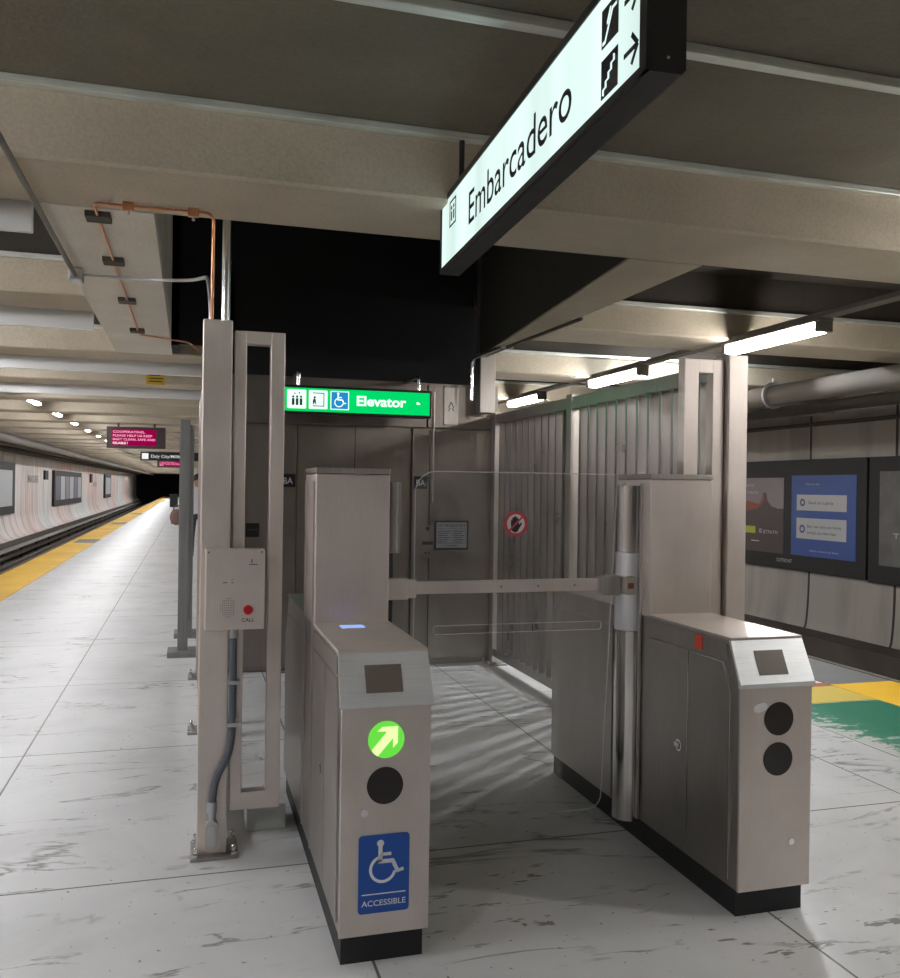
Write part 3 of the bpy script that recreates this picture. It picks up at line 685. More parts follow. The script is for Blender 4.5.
def wheelchair(cx, cz, s, y, rot=0):
    b = MB(); n = NY
    b.disc((cx - .012*s, y, cz + .068*s), NY, .011*s, .0008, 20)
    def bar(p, q, w):
        p, q = V((p[0], 0, p[1])) * s, V((q[0], 0, q[1])) * s; d = (q - p).normalized(); m_ = V((-d.z, 0, d.x)) * w * s * .5
        o = V((cx, y, cz)); vs = [o + p - m_, o + q - m_, o + q + m_, o + p + m_]; b.add(vs + [v_ + NY * .0008 for v_ in vs], [(0,1,2,3),(7,6,5,4),(0,4,5,1),(1,5,6,2),(2,6,7,3),(3,7,4,0)])
    bar((-.012, .058), (-.012, .012), .013); bar((-.012, .034), (.022, .034), .010); bar((-.018, .012), (.030, .012), .012)
    bar((.026, .014), (.044, -.024), .012); bar((.040, -.022), (.062, -.016), .010)
    b.ring((cx - .004*s, y, cz - .012*s), NY, .043*s, .034*s, .0008, 30, PI * .62, PI * 1.93)
    return b
wheelchair(.620, .325, 1.05, yf - .003).build('wheelchair_symbol', WHITE, pl)
MB().box((.548, yf - .0038, .232), (.692, yf - .003, .2355)).build('line', WHITE, pl)
MB().text('ACCESSIBLE', (.620, yf - .003, .196), X_, Z_, .019, .146, .0008, .012, 'CENTER').build('lettering', WHITE, pl)
MB().box((.560, 3.345, 1.012), (.650, 3.41, 1.0135)).build('blue_indicator', BLUELED, gL)

gR, cxR, cyR = fare_gate('R', 1.918, 2.222, 2.795, 'right stainless fare gate with two dark discs and a swing panel')
yf = 2.795 - .012
MB().disc((2.079, yf, .722), NY, .061, .003).build('reader_disc', DARKDISC, gR)
MB().disc((2.077, yf, .575), NY, .061, .003).build('reader_disc', DARKDISC, gR)
lathe_key(gR, 2.137, yf, .268, NY)
MB().prism([(1.975,.752),(1.990,.748),(2.012,.752),(2.030,.762),(2.030,.778),(2.016,.784),(1.990,.779),(1.974,.768)], (0, yf, 0), X_, Z_, NY * .0012).build('torn_sticker', STICKER, gR)
MB().box((1.9125, 3.03, .935), (1.9145, 3.085, .99)).build('red_sticker', REDST, gR)

# swing panel of the right gate, hinged on its drum and closed against the left gate
pan = []
gx0, gx1, gz0, gz1 = .905, 1.835, .135, 1.618
sx0, sx1, sz0, sz1 = .99, 1.765, .930, .966
gp = bpy.data.curves.new('g', 'CURVE'); gp.dimensions = '2D'; gp.fill_mode = 'BOTH'; gp.extrude = .005; gp.bevel_depth = .0
def spl(pts):
    s_ = gp.splines.new('POLY'); s_.points.add(len(pts) - 1); s_.use_cyclic_u = True
    for p, q in zip(s_.points, pts): p.co = (q[0], q[1], 0, 1)
def corner(cx, cz, r, a, seg=8): return [(cx + r * math.cos(a + PI/2*k/seg), cz + r * math.sin(a + PI/2*k/seg)) for k in range(seg + 1)]
outer = corner(gx1 - .02, gz1 - .02, .02, 0) + corner(gx0 + .09, gz1 - .09, .09, PI/2) + corner(gx0 + .03, gz0 + .03, .03, PI) + corner(gx1 - .12, gz0 + .06, .06, -PI/2)
spl(outer); spl(rrect(sx0, sz0, sx1, sz1, .012))
go = bpy.data.objects.new('g', gp); COL.objects.link(go)
me = bpy.data.meshes.new_from_object(go.evaluated_get(bpy.context.evaluated_depsgraph_get()))
gv = [V((v.co.x, cyR + v.co.z, v.co.y)) for v in me.vertices]; gf = [list(p.vertices) for p in me.polygons]
bpy.data.objects.remove(go); bpy.data.curves.remove(gp)
gpan = MB().add(gv, gf).build('swing_panel', GLASS, gR); gpan['label'] = 'clear acrylic swing panel'
FROST = plain('cut acrylic edge', (.60, .62, .62), .4)
e_ = MB().tube([(x, cyR, z) for x, z in outer] + [(outer[0][0], cyR, outer[0][1])], .0024, 6); e_.build('panel_edge', FROST, gpan)
sl = rrect(sx0, sz0, sx1, sz1, .012)
e_ = MB().tube([(x, cyR, z) for x, z in sl] + [(sl[0][0], cyR, sl[0][1])], .0018, 6); e_.build('slot_edge', FROST, gpan)
bar = MB(); bar.bbox((.90, cyR - .030, 1.105), (1.74, cyR - .006, 1.158), .002); bar.build('barrier_bar', STEEL_F, gR)
bar = MB(); bar.bbox((.775, cyR - .045, 1.085), (.87, cyR - .006, 1.172), .003); bar.bbox((.86, cyR - .040, 1.09), (.905, cyR - .006, 1.168), .003); bar.build('latch_block', STEEL_F, gR)
bar = MB(); bar.bbox((1.745, cyR - .045, 1.085), (1.835, cyR + .02, 1.17), .003); bar.bbox((1.735, cyR - .04, 1.095), (1.745, cyR - .006, 1.16), .002)
bar.build('hinge_block', STEEL, gR)
kb = MB().prism(rrect(-.024, -.04, .024, .04, .01), (cxR - .040, cyR - .040, 1.13), X_, Z_, NY * .045).build('hinge_pad', FITTING, gR)
MB().prism(rrect(-.014, -.013, .012, .012, .003), (cxR - .040, cyR - .085, 1.13), X_, Z_, NY * .0012).build('rust_mark', plain('rust', (.22, .07, .03), .8), kb)
b = MB()
for x in (1.28, 1.45, 1.62): b.disc((x, cyR - .030, 1.131), NY, .004, .001, 10)
b.build('bar_rivets', plain('dark rivet', (.12, .07, .05), .5), gR)
# no-touch sticker on the panel
stk = MB().disc((1.352, cyR - .0052, 1.398), NY, .050, .0006, 36).build('no_touch_sticker', plain('sticker white', (.62, .56, .56), .6), gR)
b = MB().ring((1.352, cyR - .0058, 1.398), NY, .056, .041, .0005, 36)
b.build('red_ring', plain('faded red print', (.42, .06, .08), .6), stk)
b = MB()
hand = [(-.024,-.004),(-.020,-.030),(-.006,-.040),(.008,-.036),(.016,-.022),(.030,.000),(.025,.008),(.016,-.004),(.013,.022),(.006,.030),(.003,.024),(.003,.033),(-.006,.036),(-.008,.028),(-.012,.030),(-.018,.026),(-.017,.016),(-.024,.018)]
b.prism([(x * .95, z * .95) for x, z in hand], (1.352, cyR - .0058, 1.398), X_, Z_, NY * .0004); b.build('hand_symbol', INK, stk)
b = MB(); b.prism([(-.034,-.028),(-.028,-.034),(.034,.028),(.028,.034)], (1.352, cyR - .0063, 1.398), X_, Z_, NY * .0005); b.build('slash', plain('red slash', (.45, .07, .09), .6), stk)

# ------------------------------------------------------------------ elevator
EY = 7.52
t = thing('elevator_enclosure', (1.4, EY, 0), 'brown-grey stainless elevator front with closed doors at the end of the gate area', 'elevator')
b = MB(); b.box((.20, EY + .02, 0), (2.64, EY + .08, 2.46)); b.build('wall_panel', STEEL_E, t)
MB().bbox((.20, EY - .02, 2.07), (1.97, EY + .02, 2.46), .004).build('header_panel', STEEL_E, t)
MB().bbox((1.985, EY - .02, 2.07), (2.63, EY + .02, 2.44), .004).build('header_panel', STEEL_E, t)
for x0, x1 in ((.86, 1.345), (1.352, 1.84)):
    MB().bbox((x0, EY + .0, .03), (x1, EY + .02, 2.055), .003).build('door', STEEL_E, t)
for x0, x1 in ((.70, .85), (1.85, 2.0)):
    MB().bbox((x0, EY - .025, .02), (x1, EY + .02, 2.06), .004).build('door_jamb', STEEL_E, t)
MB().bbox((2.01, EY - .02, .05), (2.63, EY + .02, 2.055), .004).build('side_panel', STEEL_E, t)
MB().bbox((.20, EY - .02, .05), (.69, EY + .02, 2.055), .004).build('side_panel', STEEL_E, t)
MB().box((.70, EY - .10, 0), (2.0, EY - .02, .012)).build('sill', STEEL_D, t)
b = MB(); b.box((1.345, EY + .001, .03), (1.352, EY + .02, 2.055)); b.build('door_gap', BLACK, t)
MB().tube([(2.035, EY - .035, 1.42), (2.035, EY - .035, 2.38)], .008, 10).build('wire_cover', STEEL, t)
for x in (.785, 1.925):
    q = thing('stop_plate', (x, EY - .027, 1.59), 'black BA plate on the %s jamb of the elevator' % ('left' if x < 1 else 'right'), 'sign plate')
    MB().bbox((x - .062, EY - .030, 1.535), (x + .062, EY - .0255, 1.645), .002).build('plate', BLACK, q)
    MB().text('BA', (x, EY - .0302, 1.563), X_, Z_, .055, .078, .0008, .01, 'CENTER').build('lettering', WHITE, q)
q = thing('elevator_notice', (2.21, EY - .022, 1.13), 'framed grey notice beside the elevator call buttons', 'notice')
MB().bbox((2.055, EY - .030, 1.005), (2.365, EY - .0205, 1.26), .003).build('frame', BLACK, q)
MB().box((2.072, EY - .0325, 1.022), (2.348, EY - .030, 1.245)).build('sheet', plain('grey notice sheet', (.34, .35, .39), .5), q)
b = MB(); b.text('USE THE ELEVATOR IF', (2.21, EY - .0325, 1.208), X_, Z_, .02, .255, .0006, .012, 'CENTER')
for k in range(6): b.box((2.09, EY - .0333, 1.165 - k * .019), (2.195 - (k % 3) * .012, EY - .0325, 1.171 - k * .019)); b.box((2.225, EY - .0333, 1.165 - k * .019), (2.33 - (k % 2) * .02, EY - .0325, 1.171 - k * .019))
for x in (2.083, 2.21, 2.337): b.box((x - .001, EY - .0333, 1.06), (x + .001, EY - .0325, 1.19))
for z in (1.06, 1.19): b.box((2.083, EY - .0333, z), (2.337, EY - .0325, z + .002))
b.text('IN AN EMERGENCY', (2.21, EY - .0325, 1.036), X_, Z_, .011, .12, .0006, .01, 'CENTER'); b.build('print', INK, q)
q = thing('call_station', (2.0, EY - .03, 1.1), 'elevator call keyhole and button row left of the grey notice', 'call buttons')
MB().bbox((1.93, EY - .030, .93), (2.05, EY - .026, 1.22), .003).build('plate', STEEL_E, q)
MB().disc((1.993, EY - .030, 1.19), NY, .017, .004, 20).build('keyhole', BLACK, q)
b = MB(); b.box((1.945, EY - .032, 1.05), (2.04, EY - .030, 1.078)); b.build('slot', BLACK, q)
for x in (1.975, 2.005): MB().disc((x, EY - .030, .98), NY, .009, .004, 16).build('button', BLACK, q)
q = thing('arrow_plate', (2.19, EY - .022, 2.26), 'narrow steel plate with an arrow mark on the header by the column', 'sign plate')
MB().bbox((2.125, EY - .032, 2.10), (2.255, EY - .021, 2.425), .003).build('plate', STEEL, q)
b = MB()
for a_, b_ in (((-.024, 0), (0, .05)), ((.024, 0), (0, .05)), ((-.024, -.03), (-.010, -.002)), ((.024, -.03), (.010, -.002))):
    p, r_ = V((a_[0], 0, a_[1])), V((b_[0], 0, b_[1])); dd = (r_ - p).normalized(); m_ = V((-dd.z, 0, dd.x)) * .004; o = V((2.19, EY - .0325, 2.25))
    b.add([o+p-m_, o+r_-m_, o+r_+m_, o+p+m_], [(0, 1, 2, 3)])
b.build('arrow', INK, q)
q = thing('black_plate', (.50, EY - .022, 1.18), 'small black button plate on the elevator wall behind the call box', 'sign plate')
MB().bbox((.445, EY - .030, 1.12), (.555, EY - .021, 1.235), .003).build('plate', BLACK, q)
MB().text('IN CASE OF FIRE', (.50, EY - .0302, 1.175), X_, Z_, .012, .08, .0006, 0, 'CENTER').build('lettering', plain('grey print', (.2, .22, .3), .5), q)
# steel column by the fence
t = tag(MB().bbox((2.39, 7.29, 2.20), (2.53, 7.42, 4.1), .005).build('steel_column', STEEL), 'square stainless column rising beside the right end of the elevator', 'column')
# elevator sign, hung from the enclosure head
SY = 6.92; x0, x1, z0, z1 = .665, 1.86, 2.105, 2.325
t = thing('elevator_sign', (1.26, SY, 2.1), 'lit green sign reading Elevator with three pictograms', 'sign')
b = MB(); b.bbox((x0, SY, z0), (x1, SY + .10, z1), .004); b.build('case', BLACK, t)
MB().box((x0 + .018, SY - .003, z0 + .02), (x1 - .018, SY, z1 - .02)).build('face', SIGNGREEN, t)
MB().tube([(1.76, SY + .05, z1), (1.76, SY + .05, 2.44), (1.76, EY - .02, 2.44)], .014, 12, .03).build('hanger', CHROME, t)
MB().tube([(.80, SY + .05, z1), (.80, SY + .05, 2.44), (.80, EY - .02, 2.44)], .014, 12, .03).build('hanger', CHROME, t)
h0 = z0 + .045; hs = .135
for i in range(2):
    xx = x0 + .045 + i * .165
    p = MB().prism(rrect(xx, h0 - .005, xx + .145, h0 + .14, .008), (0, SY - .003, 0), X_, Z_, NY * .001).build('pictogram_tile', SIGNWHITE, t)
    b = MB(); yy = SY - .0048
    if i == 0:
        for px in (.045, .075, .105):
            b.disc((xx + px, yy, h0 + .085), NY, .009, .0004, 12); b.box((xx + px - .010, yy - .0004, h0 + .02), (xx + px + .010, yy, h0 + .072))
        b.prism([(.05, .105), (.065, .105), (.0575, .12)], (xx, yy, h0), X_, Z_, NY * .0004); b.prism([(.085, .12), (.1, .12), (.0925, .105)], (xx, yy, h0), X_, Z_, NY * .0004)
    else:
        b.box((xx + .03, yy - .0004, h0 + .115), (xx + .12, yy, h0 + .122)); b.box((xx + .113, yy - .0004, h0 + .02), (xx + .12, yy, h0 + .122)); b.box((xx + .03, yy - .0004, h0 + .015), (xx + .12, yy, h0 + .022))
        b.disc((xx + .045, yy, h0 + .085), NY, .009, .0004, 12); b.prism([(.033,.03),(.040,.03),(.044,.05),(.052,.03),(.058,.03),(.052,.074),(.036,.074),(.03,.055)], (xx, yy, h0), X_, Z_, NY * .0004)
    b.build('pictogram', plain('dark sign print', (.03, .06, .05), .6), p)
xx = x0 + .378
p = MB().box((xx, SY - .004, h0 - .005), (xx + .145, SY - .003, h0 + .14)).build('pictogram_tile', SIGNWHITE, t)
MB().box((xx + .007, SY - .0047, h0 + .002), (xx + .138, SY - .004, h0 + .133)).build('blue_field', SIGNBLUE, p)
wheelchair(xx + .070, h0 + .062, .85, SY - .0047).build('wheelchair_symbol', SIGNWHITE, p)
MB().text('Elevator', (x0 + .585, SY - .003, h0 + .035), X_, Z_, .078, .40, .001, .03).build('lettering', SIGNWHITE, t)
MB().prism([(0, 0), (.03, 0), (.03, .008), (.012, .02), (0, .02)], (x0 + 1.07, SY - .003, h0 + .06), X_, Z_, NY * .001).build('mark', SIGNWHITE, t)

# ------------------------------------------------------------------ big hanging sign
A = V((.964, 3.455, 2.43)); D = V((-.0409, -.99916, 0)); W = V((.99916, -.0409, 0))  # D runs towards the camera, W away from the face
t = thing('station_sign', A + D * .9 + W * .045 - Z_ * .0, 'large lit hanging sign reading Embarcadero in a black case', 'sign')
LN = 1.84; Z0, Z1 = -.018, .275; TH = .085
prof = [(0, 0), (TH, 0), (TH, Z1 - Z0), (0, Z1 - Z0)]
ch = .010
prof = [(0, ch), (ch*.3, 0), (TH - ch, 0), (TH, ch), (TH, Z1 - Z0 - ch), (TH - ch, Z1 - Z0), (ch*.3, Z1 - Z0), (0, Z1 - Z0 - ch)]
MB().prism(prof, A - D * .022 + Z_ * Z0 + W * .002, W, Z_, D * (LN - .004)).build('case', BLACK, t)
fc = MB().prism([(0, 0), (1.785, 0), (1.785, .252), (0, .252)], A, D, Z_, -W * .0015 + W * 0).build('face', SIGNFACE, t)
b = MB(); f0 = A - W * .002
for (u0, u1, v0, v1) in ((-.022, 1.817, Z0, -.0), (-.022, 1.817, .252, Z1)):
    b.prism([(u0, v0), (u1, v0), (u1, v1), (u0, v1)], A + W * .003, D, Z_, -W * .008)
b.prism([(-.022, Z0), (0, Z0), (0, Z1), (-.022, Z1)], A + W * .003, D, Z_, -W * .008)
b.prism([(1.785, Z0), (1.817, Z0), (1.817, Z1), (1.785, Z1)], A + W * .003, D, Z_, -W * .008)
b.build('bezel', BLACK, t)
MB().text('Embarcadero', f0 + D * .415 + Z_ * .060, D, Z_, .122, .985, .0008, .004).build('lettering', INK, t)
p = MB()
def sq(mb, u0, u1, v0, v1, lift=.001): mb.prism([(u0, v0), (u1, v0), (u1, v1), (u0, v1)], f0, D, Z_, -W * lift)
ic = MB()
for (u0, u1, v0, v1) in ((.128,.136,.128,.228), (.217,.225,.128,.228), (.128,.225,.128,.135), (.128,.225,.221,.228), (.15,.165,.15,.185), (.185,.200,.15,.185), (.15,.165,.192,.205), (.185,.200,.192,.205)): sq(ic, u0, u1, v0, v1)
ic.build('elevator_pictogram', INK, t)
for v0, kind in ((.014, 'stairs'), (.130, 'escalator')):
    q = MB(); sq(q, 1.583, 1.673, v0, v0 + .089); q = q.build(kind + '_pictogram', INK, t)
    w_ = MB(); o = f0 - W * .001 + D * 1.583 + Z_ * v0
    if kind == 'stairs':
        st = []; n_ = 5
        for k in range(n_): st += [(.008 + k * .0145, .008 + k * .0145), (.008 + k * .0145, .0215 + k * .0145)]
        low = [(x_ + .009, y_ - .004) for x_, y_ in reversed(st)]
        w_.prism(st + low, o, D, Z_, -W * .0006)
    else:
        w_.prism([(.006,.006),(.022,.006),(.062,.066),(.082,.066),(.082,.073),(.058,.073),(.018,.014),(.006,.014)], o, D, Z_, -W * .0006)
        w_.prism([(.030,.045),(.036,.045),(.052,.070),(.052,.078),(.046,.078),(.030,.052)], o, D, Z_, -W * .0006)
    w_.build('white_symbol', SIGNFACE, q)
    ab = MB(); c_ = f0 + D * 1.738 + Z_ * (v0 + .044)
    for a_, b2 in (((-.034, 0), (.032, 0)), ((.004, .032), (.034, 0)), ((.004, -.032), (.034, 0))):
        a_, b2 = V(a_), V(b2); dd = (b2 - a_).normalized(); m_ = V((-dd.y, dd.x)) * .0055
        ab.prism([tuple(a_ - m_), tuple(b2 - m_), tuple(b2 + m_), tuple(a_ + m_)], c_, D, Z_, -W * .001)
    ab.build('arrow', INK, t)
for u in (.12, 1.5):
    c_ = A + D * u + W * .045
    MB().tube([c_ + Z_ * .27, (c_.x, c_.y, 2.935)], .011, 12).build('hanger_rod', BLACK, t)
e = A + D * (LN - .026) + W * .045
MB().disc(tuple(e + Z_ * .012), tuple(D), .0035, .003, 10).build('screw', CHROME, t)

# ------------------------------------------------------------------ distant hanging boards
def led(x0, x1, y, z0, z1, lines, label):
    t = thing('led_board', ((x0 + x1) / 2, y, z0), label, 'message board')
    MB().bbox((x0, y, z0), (x1, y + .22, z1), .01).build('case', plain('dark board case', (.05, .03, .03), .5), t)
    w = x1 - x0; h = z1 - z0
    MB().box((x0 + .09, y - .004, z0 + .05), (x1 - .16 * w, y, z1 - .05)).build('display', LEDBG, t)
    ph = (h - .12) / 4
    b = MB(); bw = MB()
    for i, s_ in enumerate(lines):
        tgt = bw if i == 3 else b
        tgt.text(s_, (x0 + .11, y - .005, z1 - .06 - ph * (i + 1) + ph * .2), X_, Z_, ph * .6, None if i == 3 else [.30, .37, .40][i] * 1.8 * w, .001, .01)
    b.build('lettering', LEDTX, t); bw.build('white_lettering', LEDW, t)
    MB().tube([(x0 + .2, y + .1, z1), (x0 + .2, y + .1, 2.9)], .02, 10).build('hanger', PIPED, t); MB().tube([(x1 - .2, y + .1, z1), (x1 - .2, y + .1, 2.9)], .02, 10).build('hanger', PIPED, t)
led(-1.49, -.45, 17.6, 2.20, 2.60, ['COOPERATING,', 'PLEASE HELP US KEEP', 'BART CLEAN, SAFE AND', 'RELIABLE !'], 'nearer pink and black message board hanging over the left platform')
led(-1.45, -.2, 43, 2.30, 2.62, ['COOPERATING,', 'PLEASE HELP US KEEP', 'BART CLEAN, SAFE AND', 'RELIABLE !'], 'small far pink message board below the dark hanging sign')
t = thing('hanging_sign', (-.8, 30.5, 2.3), 'dark hanging destination sign beyond the pink message board', 'sign')
MB().bbox((-1.55, 30.5, 2.30), (.35, 30.65, 2.58), .01).build('case', BLACK, t)
MB().box((-1.50, 30.494, 2.34), (-1.30, 30.5, 2.53)).build('white_tile', emit('white tile', (1, 1, 1), .9), t)
MB().text('Daly City/Millbrae', (-1.22, 30.498, 2.39), X_, Z_, .10, 1.1, .002, .01).build('lettering', emit('white legend', (.9, .9, .95), .7), t)
MB().tube([(-.2, 30.57, 2.58), (-.2, 30.57, 2.9)], .02, 8).build('hanger', PIPED, t)

# ------------------------------------------------------------------ advertising frames
def frame_right(y0, y1, z0, z1, label):
    t = thing('poster_frame', (8.68, (y0 + y1) / 2, z0), label, 'poster frame')
    MB().bbox((8.60, y0, z0), (8.70, y1, z1), .008).build('case', BLACKM, t); return t
nX = V((-1, 0, 0))
def quad(mb, y0, z0, y1, z1, x): return mb.box((x, min(y0, y1), z0), (x + .001, max(y0, y1), z1))
# x of the wall frame's face
fx = 8.598
t = frame_right(9.76, 13.6, .40, 2.03, 'long dark double poster frame on the right wall')
p = MB().box((8.594, 11.46, .62), (8.60, 13.0, 1.77)).build('sunset_poster', plain('poster dusk sky', (.27, .22, .24), .5), t); p['label'] = 'dusk desert landscape poster'
b = MB(); b.prism([(11.46, .62), (13.0, .62), (13.0, 1.40), (12.7, 1.42), (12.3, 1.40), (12.08, 1.36), (12.0, 1.44), (11.96, 1.54), (11.89, 1.54), (11.86, 1.42), (11.75, 1.33), (11.6, 1.30), (11.46, 1.30)], (8.594, 0, 0), Y_, Z_, nX * .001); b.build('dark_ground', plain('poster dark ground', (.075, .05, .05), .5), p)
b = MB(); b.prism([(13.0, 1.22), (13.0, 1.40), (12.7, 1.42), (12.3, 1.40), (12.08, 1.36), (12.0, 1.44), (11.96, 1.54), (11.93, 1.42), (12.1, 1.29), (12.6, 1.22)], (8.5935, 0, 0), Y_, Z_, nX * .001); b.build('red_mesa', plain('poster red rock', (.28, .07, .04), .5), p)
b = MB().box((8.5915, 12.15, .90), (8.5925, 12.66, 1.01)); b.build('yellow_label', plain('lime label', (.50, .52, .04), .5), p)
b = MB(); b.text('Summer', (8.592, 12.5, 1.63), -Y_, Z_, .06, .32, .001); b.text('is here', (8.592, 12.5, 1.52), -Y_, Z_, .06, .40, .001)
PP = plain('poster pale print', (.55, .55, .58), .5); b.build('heading', PP, p); b = MB(); b.ring((8.592, 12.02, .945), nX, .035, .02, .001, 20); b.text('JETPATH', (8.592, 11.96, .91), -Y_, Z_, .055, .36, .001); b.build('logo', PP, p); MB().box((8.5915, 12.05, .775), (8.5925, 12.25, .79)).build('footer', PP, p)
p = MB().box((8.594, 9.94, .63), (8.60, 11.28, 1.80)).build('blue_poster', plain('poster blue', (.035, .09, .33), .45), t); p['label'] = 'blue poster with two white text panels'
b = MB(); quad(b, 10.12, 1.29, 11.16, 1.52, 8.5925); quad(b, 10.12, .88, 11.16, 1.18, 8.5925); b.build('white_panels', plain('poster white', (.50, .51, .53), .5), p)
b = MB(); b.ring((8.592, 11.03, 1.405), nX, .055, .03, .001, 20); b.ring((8.592, 11.03, 1.02), nX, .06, .035, .001, 20); b.build('round_logos', plain('poster navy', (.05, .06, .22), .5), p)
b = MB(); b.text('Stuck at a party', (8.592, 10.90, 1.385), -Y_, Z_, .045, .52, .001); b.text('Bart can take you home', (8.592, 10.92, 1.045), -Y_, Z_, .042, .70, .001); b.text('and get you there fast', (8.592, 10.92, .955), -Y_, Z_, .042, .60, .001); b.build('panel_print', INK, p)
b = MB(); b.text('how to win', (8.593, 10.96, 1.66), -Y_, Z_, .03, .28, .001); b.text('learn more at bart', (8.593, 10.86, .70), -Y_, Z_, .035, .60, .001); b.build('print', plain('poster light print', (.45, .5, .62), .5), p)
MB().text('OUTFRONT', (8.5985, 11.62, .50), -Y_, Z_, .055, .36, .001, .02).build('frame_lettering', plain('grey letters', (.40, .40, .40), .5), t)
t = frame_right(7.2, 9.72, .38, 2.03, 'dark poster frame at the right edge of the picture')
p = MB().box((8.594, 7.5, .62), (8.60, 9.52, 1.84)).build('grey_poster', concrete('poster grey print', (.09, .09, .09), (.17, .165, .16), 0, .5, 2), t)
b = MB(); b.ring((8.593, 8.95, 1.35), nX, .40, .34, .001, 40, PI*1.1, PI*1.5); b.ring((8.593, 8.95, 1.35), nX, .52, .48, .001, 40, PI*1.1, PI*1.4); b.text('TRAVEL', (8.5935, 9.28, .98), -Y_, Z_, .07, .6, .001, .02); b.build('print', plain('poster grey type', (.45, .44, .43), .5), p)

def frame_left(y0, y1, z0, z1, label, n):
    t = thing('poster_frame', (-6.05, (y0 + y1) / 2, z0), label, 'poster frame')
    MB().bbox((-6.10, y0, z0), (-5.98, y1, z1), .01).build('case', BLACKM, t)
    w = (y1 - y0 - .5) / n
    cols = [(.10, .09, .16), (.50, .52, .54), (.24, .24, .27), (.48, .50, .52), (.16, .15, .24), (.42, .44, .45)]
    for i in range(n):
        a = y0 + .25 + i * w
        MB().box((-5.98, a + .06 * w, z0 + .28), (-5.974, a + w * .94, z1 - .26)).build('poster', plain('poster sheet %d' % i, cols[(i + (n == 1)) % 6], .5), t)
    return t
frame_left(26, 34.8, .42, 2.2, 'dark poster frame on the left wall cut by the picture edge', 2)
frame_left(44.5, 55.2, .42, 2.1, 'wide dark frame of six posters on the left wall', 6)
frame_left(70, 75.2, .42, 2.2, 'narrow dark poster frame farther along the left wall', 1)
for y, nm, z0, z1, w in ((60.5, 'small dark plate left of the narrow poster frame', 1.55, 2.1, 1.1), (42.0, 'small dark box left of the six-poster frame', 1.65, 2.05, .9)):
    tag(MB().bbox((-6.10, y, z0), (-6.02, y + w, z1), .01).build('wall_plate', BLACKM), nm, 'plate')
q = thing('station_name', (-6.09, 38.8, 1.6), 'grey station name lettering on the left wall', 'lettering')
MB().text('EMBARCADERO', (-6.085, 38.0, 1.52), Y_, Z_, .30, 2.6, .002, .01).build('lettering', plain('grey wall letters', (.20, .20, .20), .5), q)
q = thing('station_name', (-6.09, 64.5, 1.6), 'grey station name lettering farther along the left wall', 'lettering')
MB().text('EMBARCADERO', (-6.085, 62.5, 1.3), Y_, Z_, .30, 2.6, .002, .01).build('lettering', plain('grey wall letters b', (.20, .20, .20), .5), q)

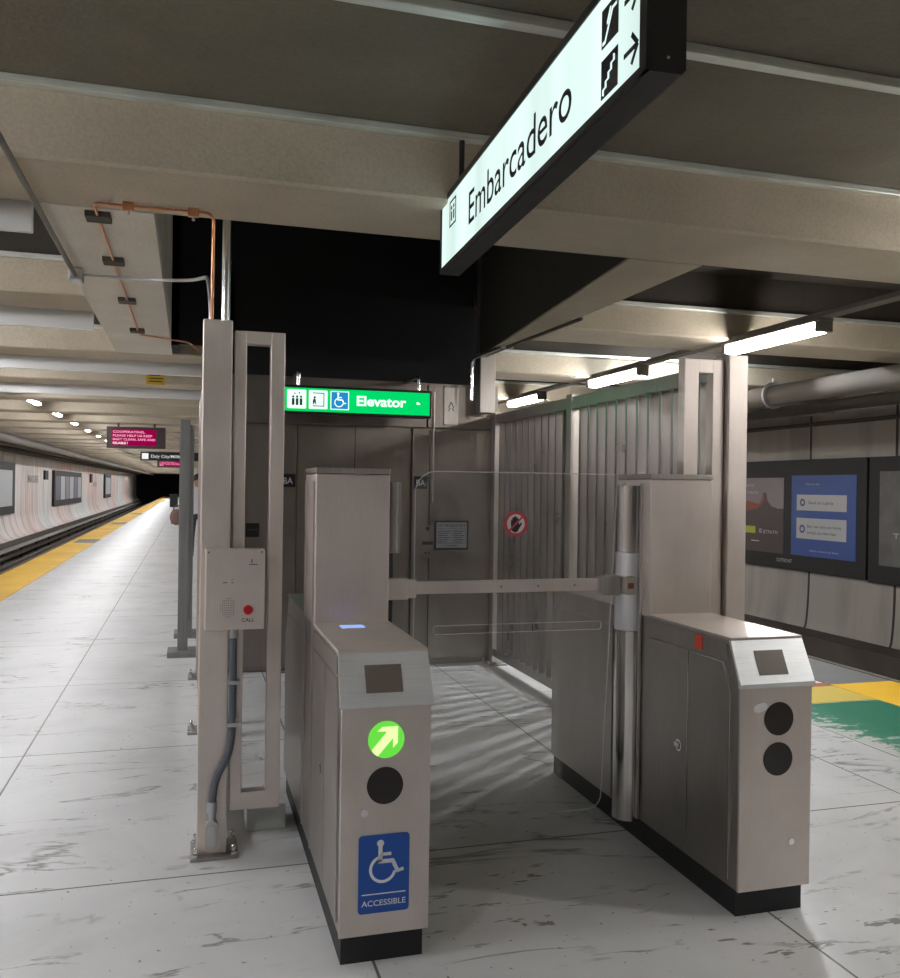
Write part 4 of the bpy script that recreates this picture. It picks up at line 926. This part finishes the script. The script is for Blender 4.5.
# ------------------------------------------------------------------ person far down the platform with a bag
def skin_person(x, y):
    J = {'pel': (0,0,.95), 'sp': (0,0,1.15), 'ch': (0,0,1.36), 'ne': (0,0,1.50), 'hd0': (0,-.01,1.58), 'hd1': (0,-.01,1.68),
         'lh': (-.09,0,.90), 'lk': (-.10,-.03,.50), 'la': (-.10,.02,.09), 'lt': (-.10,-.14,.05),
         'rh': (.09,0,.90), 'rk': (.11,.02,.50), 'ra': (.12,.06,.09), 'rt': (.12,-.10,.05),
         'ls': (-.19,0,1.40), 'le': (-.25,.01,1.13), 'lw': (-.27,-.04,.90), 'lp': (-.275,-.05,.85),
         'rs': (.19,0,1.40), 're': (.24,.02,1.13), 'rw': (.25,-.06,.90), 'rp': (.25,-.07,.85)}
    Rr = {'pel': .14, 'sp': .12, 'ch': .15, 'ne': .055, 'hd0': .085, 'hd1': .085, 'lh': .095, 'rh': .095, 'lk': .06, 'rk': .06, 'la': .04, 'ra': .04, 'lt': .035, 'rt': .035,
          'ls': .06, 'rs': .06, 'le': .042, 're': .042, 'lw': .028, 'rw': .028, 'lp': .034, 'rp': .034}
    E = [('pel','sp'),('sp','ch'),('ch','ne'),('ne','hd0'),('hd0','hd1'),('pel','lh'),('lh','lk'),('lk','la'),('la','lt'),('pel','rh'),('rh','rk'),('rk','ra'),('ra','rt'),
         ('ch','ls'),('ls','le'),('le','lw'),('lw','lp'),('ch','rs'),('rs','re'),('re','rw'),('rw','rp')]
    base = list(J)
    # five fingers on each hand
    for s_, hx in (('l', -.275), ('r', .25)):
        for k in range(5):
            dy = (-.09, -.075, -.055, -.035, -.02)[k]; ln = (.05, .075, .08, .07, .055)[k]
            a = s_ + 'f%d' % k; J[a] = (hx + (.0 if k else .02), dy + .0, .85 - ln * .5); J[a + 'b'] = (hx + .012, dy, .85 - ln)
            Rr[a] = .011; Rr[a + 'b'] = .009; E += [(s_ + 'p', a), (a, a + 'b')]
    names = list(J); me = bpy.data.meshes.new('body')
    me.from_pydata([J[n_] for n_ in names], [(names.index(a), names.index(b)) for a, b in E], [])
    ob = bpy.data.objects.new('body', me); COL.objects.link(ob)
    m = ob.modifiers.new('s', 'SKIN'); sv = me.skin_vertices[0].data
    for i, n_ in enumerate(names): sv[i].radius = (Rr[n_], Rr[n_] * (.75 if n_ in ('pel', 'sp', 'ch') else 1)); sv[i].use_root = (n_ == 'pel')
    m2 = ob.modifiers.new('u', 'SUBSURF'); m2.levels = 2; m2.render_levels = 2
    me2 = bpy.data.meshes.new_from_object(ob.evaluated_get(bpy.context.evaluated_depsgraph_get()))
    bpy.data.objects.remove(ob)
    for p in me2.polygons: p.use_smooth = True
    skin = plain('skin', (.45, .26, .18), .5); cloth = plain('pale top', (.62, .60, .62), .8); trou = plain('dark trousers', (.04, .045, .06), .8); shoe = plain('shoes', (.02, .02, .02), .5)
    me2.materials.clear()
    for mm in (skin, cloth, trou, shoe): me2.materials.append(mm)
    for p in me2.polygons:
        z = p.center.z; ax = abs(p.center.x)
        p.material_index = 3 if z < .11 else (0 if (z > 1.49 or (ax > .2 and z < .95)) else (1 if z > .93 or ax > .205 else 2))
    root = thing('person', (x, y, 0), 'person in a pale top standing behind the grey barrier posts', 'person')
    o = bpy.data.objects.new('body', me2); COL.objects.link(o); o.parent = root
    MB().sph((x, y + .012, 1.665), .098, .102, .105).build('hair', plain('dark hair', (.02, .015, .012), .7), root)
    f = MB(); f.sph((x, y - .10, 1.63), .014, .02, .02); f.build('nose', skin, root)
    f = MB(); [f.sph((x + s_ * .03, y - .088, 1.65), .009, .006, .006) for s_ in (-1, 1)]; f.build('eyes', shoe, root)
    f = MB(); f.box((x - .02, y - .094, 1.595), (x + .02, y - .09, 1.601)); f.build('mouth', plain('lips', (.35, .12, .1), .5), root)
    return root
PX, PY = .16, 19.4
skin_person(PX, PY)
t = thing('shoulder_bag', (PX - .30, PY - .02, .7), 'brown bag carried by the person behind the barrier posts', 'bag')
bm_ = MB(); bm_.sph((PX - .42, PY - .03, .86), .13, .10, .17, 20, 14); bm_.box((PX - .52, PY - .11, .72), (PX - .32, PY + .05, .80)); bm_.build('pouch', plain('brown leather', (.17, .10, .085), .6), t)
MB().tube([(PX - .50, PY - .03, .95), (PX - .47, PY - .03, 1.06), (PX - .40, PY - .03, 1.12), (PX - .34, PY - .03, 1.06), (PX - .33, PY - .03, .95)], .012, 8, .05).build('strap', plain('brown strap', (.12, .07, .06), .6), t)
t = thing('litter_bin', (-1.0, 62, 0), 'small dark bin far down the platform near its end', 'bin')
MB().bbox((-1.25, 61.7, 0), (-.75, 62.2, .75), .02).build('body', BLACKM, t); MB().bbox((-1.28, 61.67, .75), (-.72, 62.23, .85), .02).build('lid', BLACK, t)
struct('platform_column', MB().bbox((.0, 64, 0), (.5, 64.5, 2.9), .01), CONC_L)
struct('platform_column', MB().bbox((-.4, 86, 0), (.1, 86.5, 2.9), .01), CONC_L)

# ------------------------------------------------------------------ world, camera
w = bpy.data.worlds.new('World'); S.world = w; w.use_nodes = True
w.node_tree.nodes['Background'].inputs[0].default_value = (.9, .8, .7, 1); w.node_tree.nodes['Background'].inputs[1].default_value = .02
cam = bpy.data.cameras.new('Camera'); co = bpy.data.objects.new('Camera', cam); COL.objects.link(co); S.camera = co
cam.sensor_fit = 'HORIZONTAL'; cam.sensor_width = 36; cam.lens = 890 / 900 * 36; cam.clip_end = 300; cam.clip_start = .05
th, rho, pit = math.radians(16.3), .014, math.radians(-.09)
F = V((math.sin(th) * math.cos(pit), math.cos(th) * math.cos(pit), math.sin(pit))); R0 = V((math.cos(th), -math.sin(th), 0)); U0 = R0.cross(F)
Rv = R0 * math.cos(rho) + U0 * math.sin(rho); Uv = U0 * math.cos(rho) - R0 * math.sin(rho)
M = Matrix((Rv, Uv, -F)).transposed().to_4x4(); M.translation = V((0, 0, 1.55)); co.matrix_world = M
S.view_settings.view_transform = 'Standard'; S.view_settings.look = 'None'; S.view_settings.gamma = 1; S.view_settings.exposure = 0.56
S.view_settings.use_curve_mapping = False
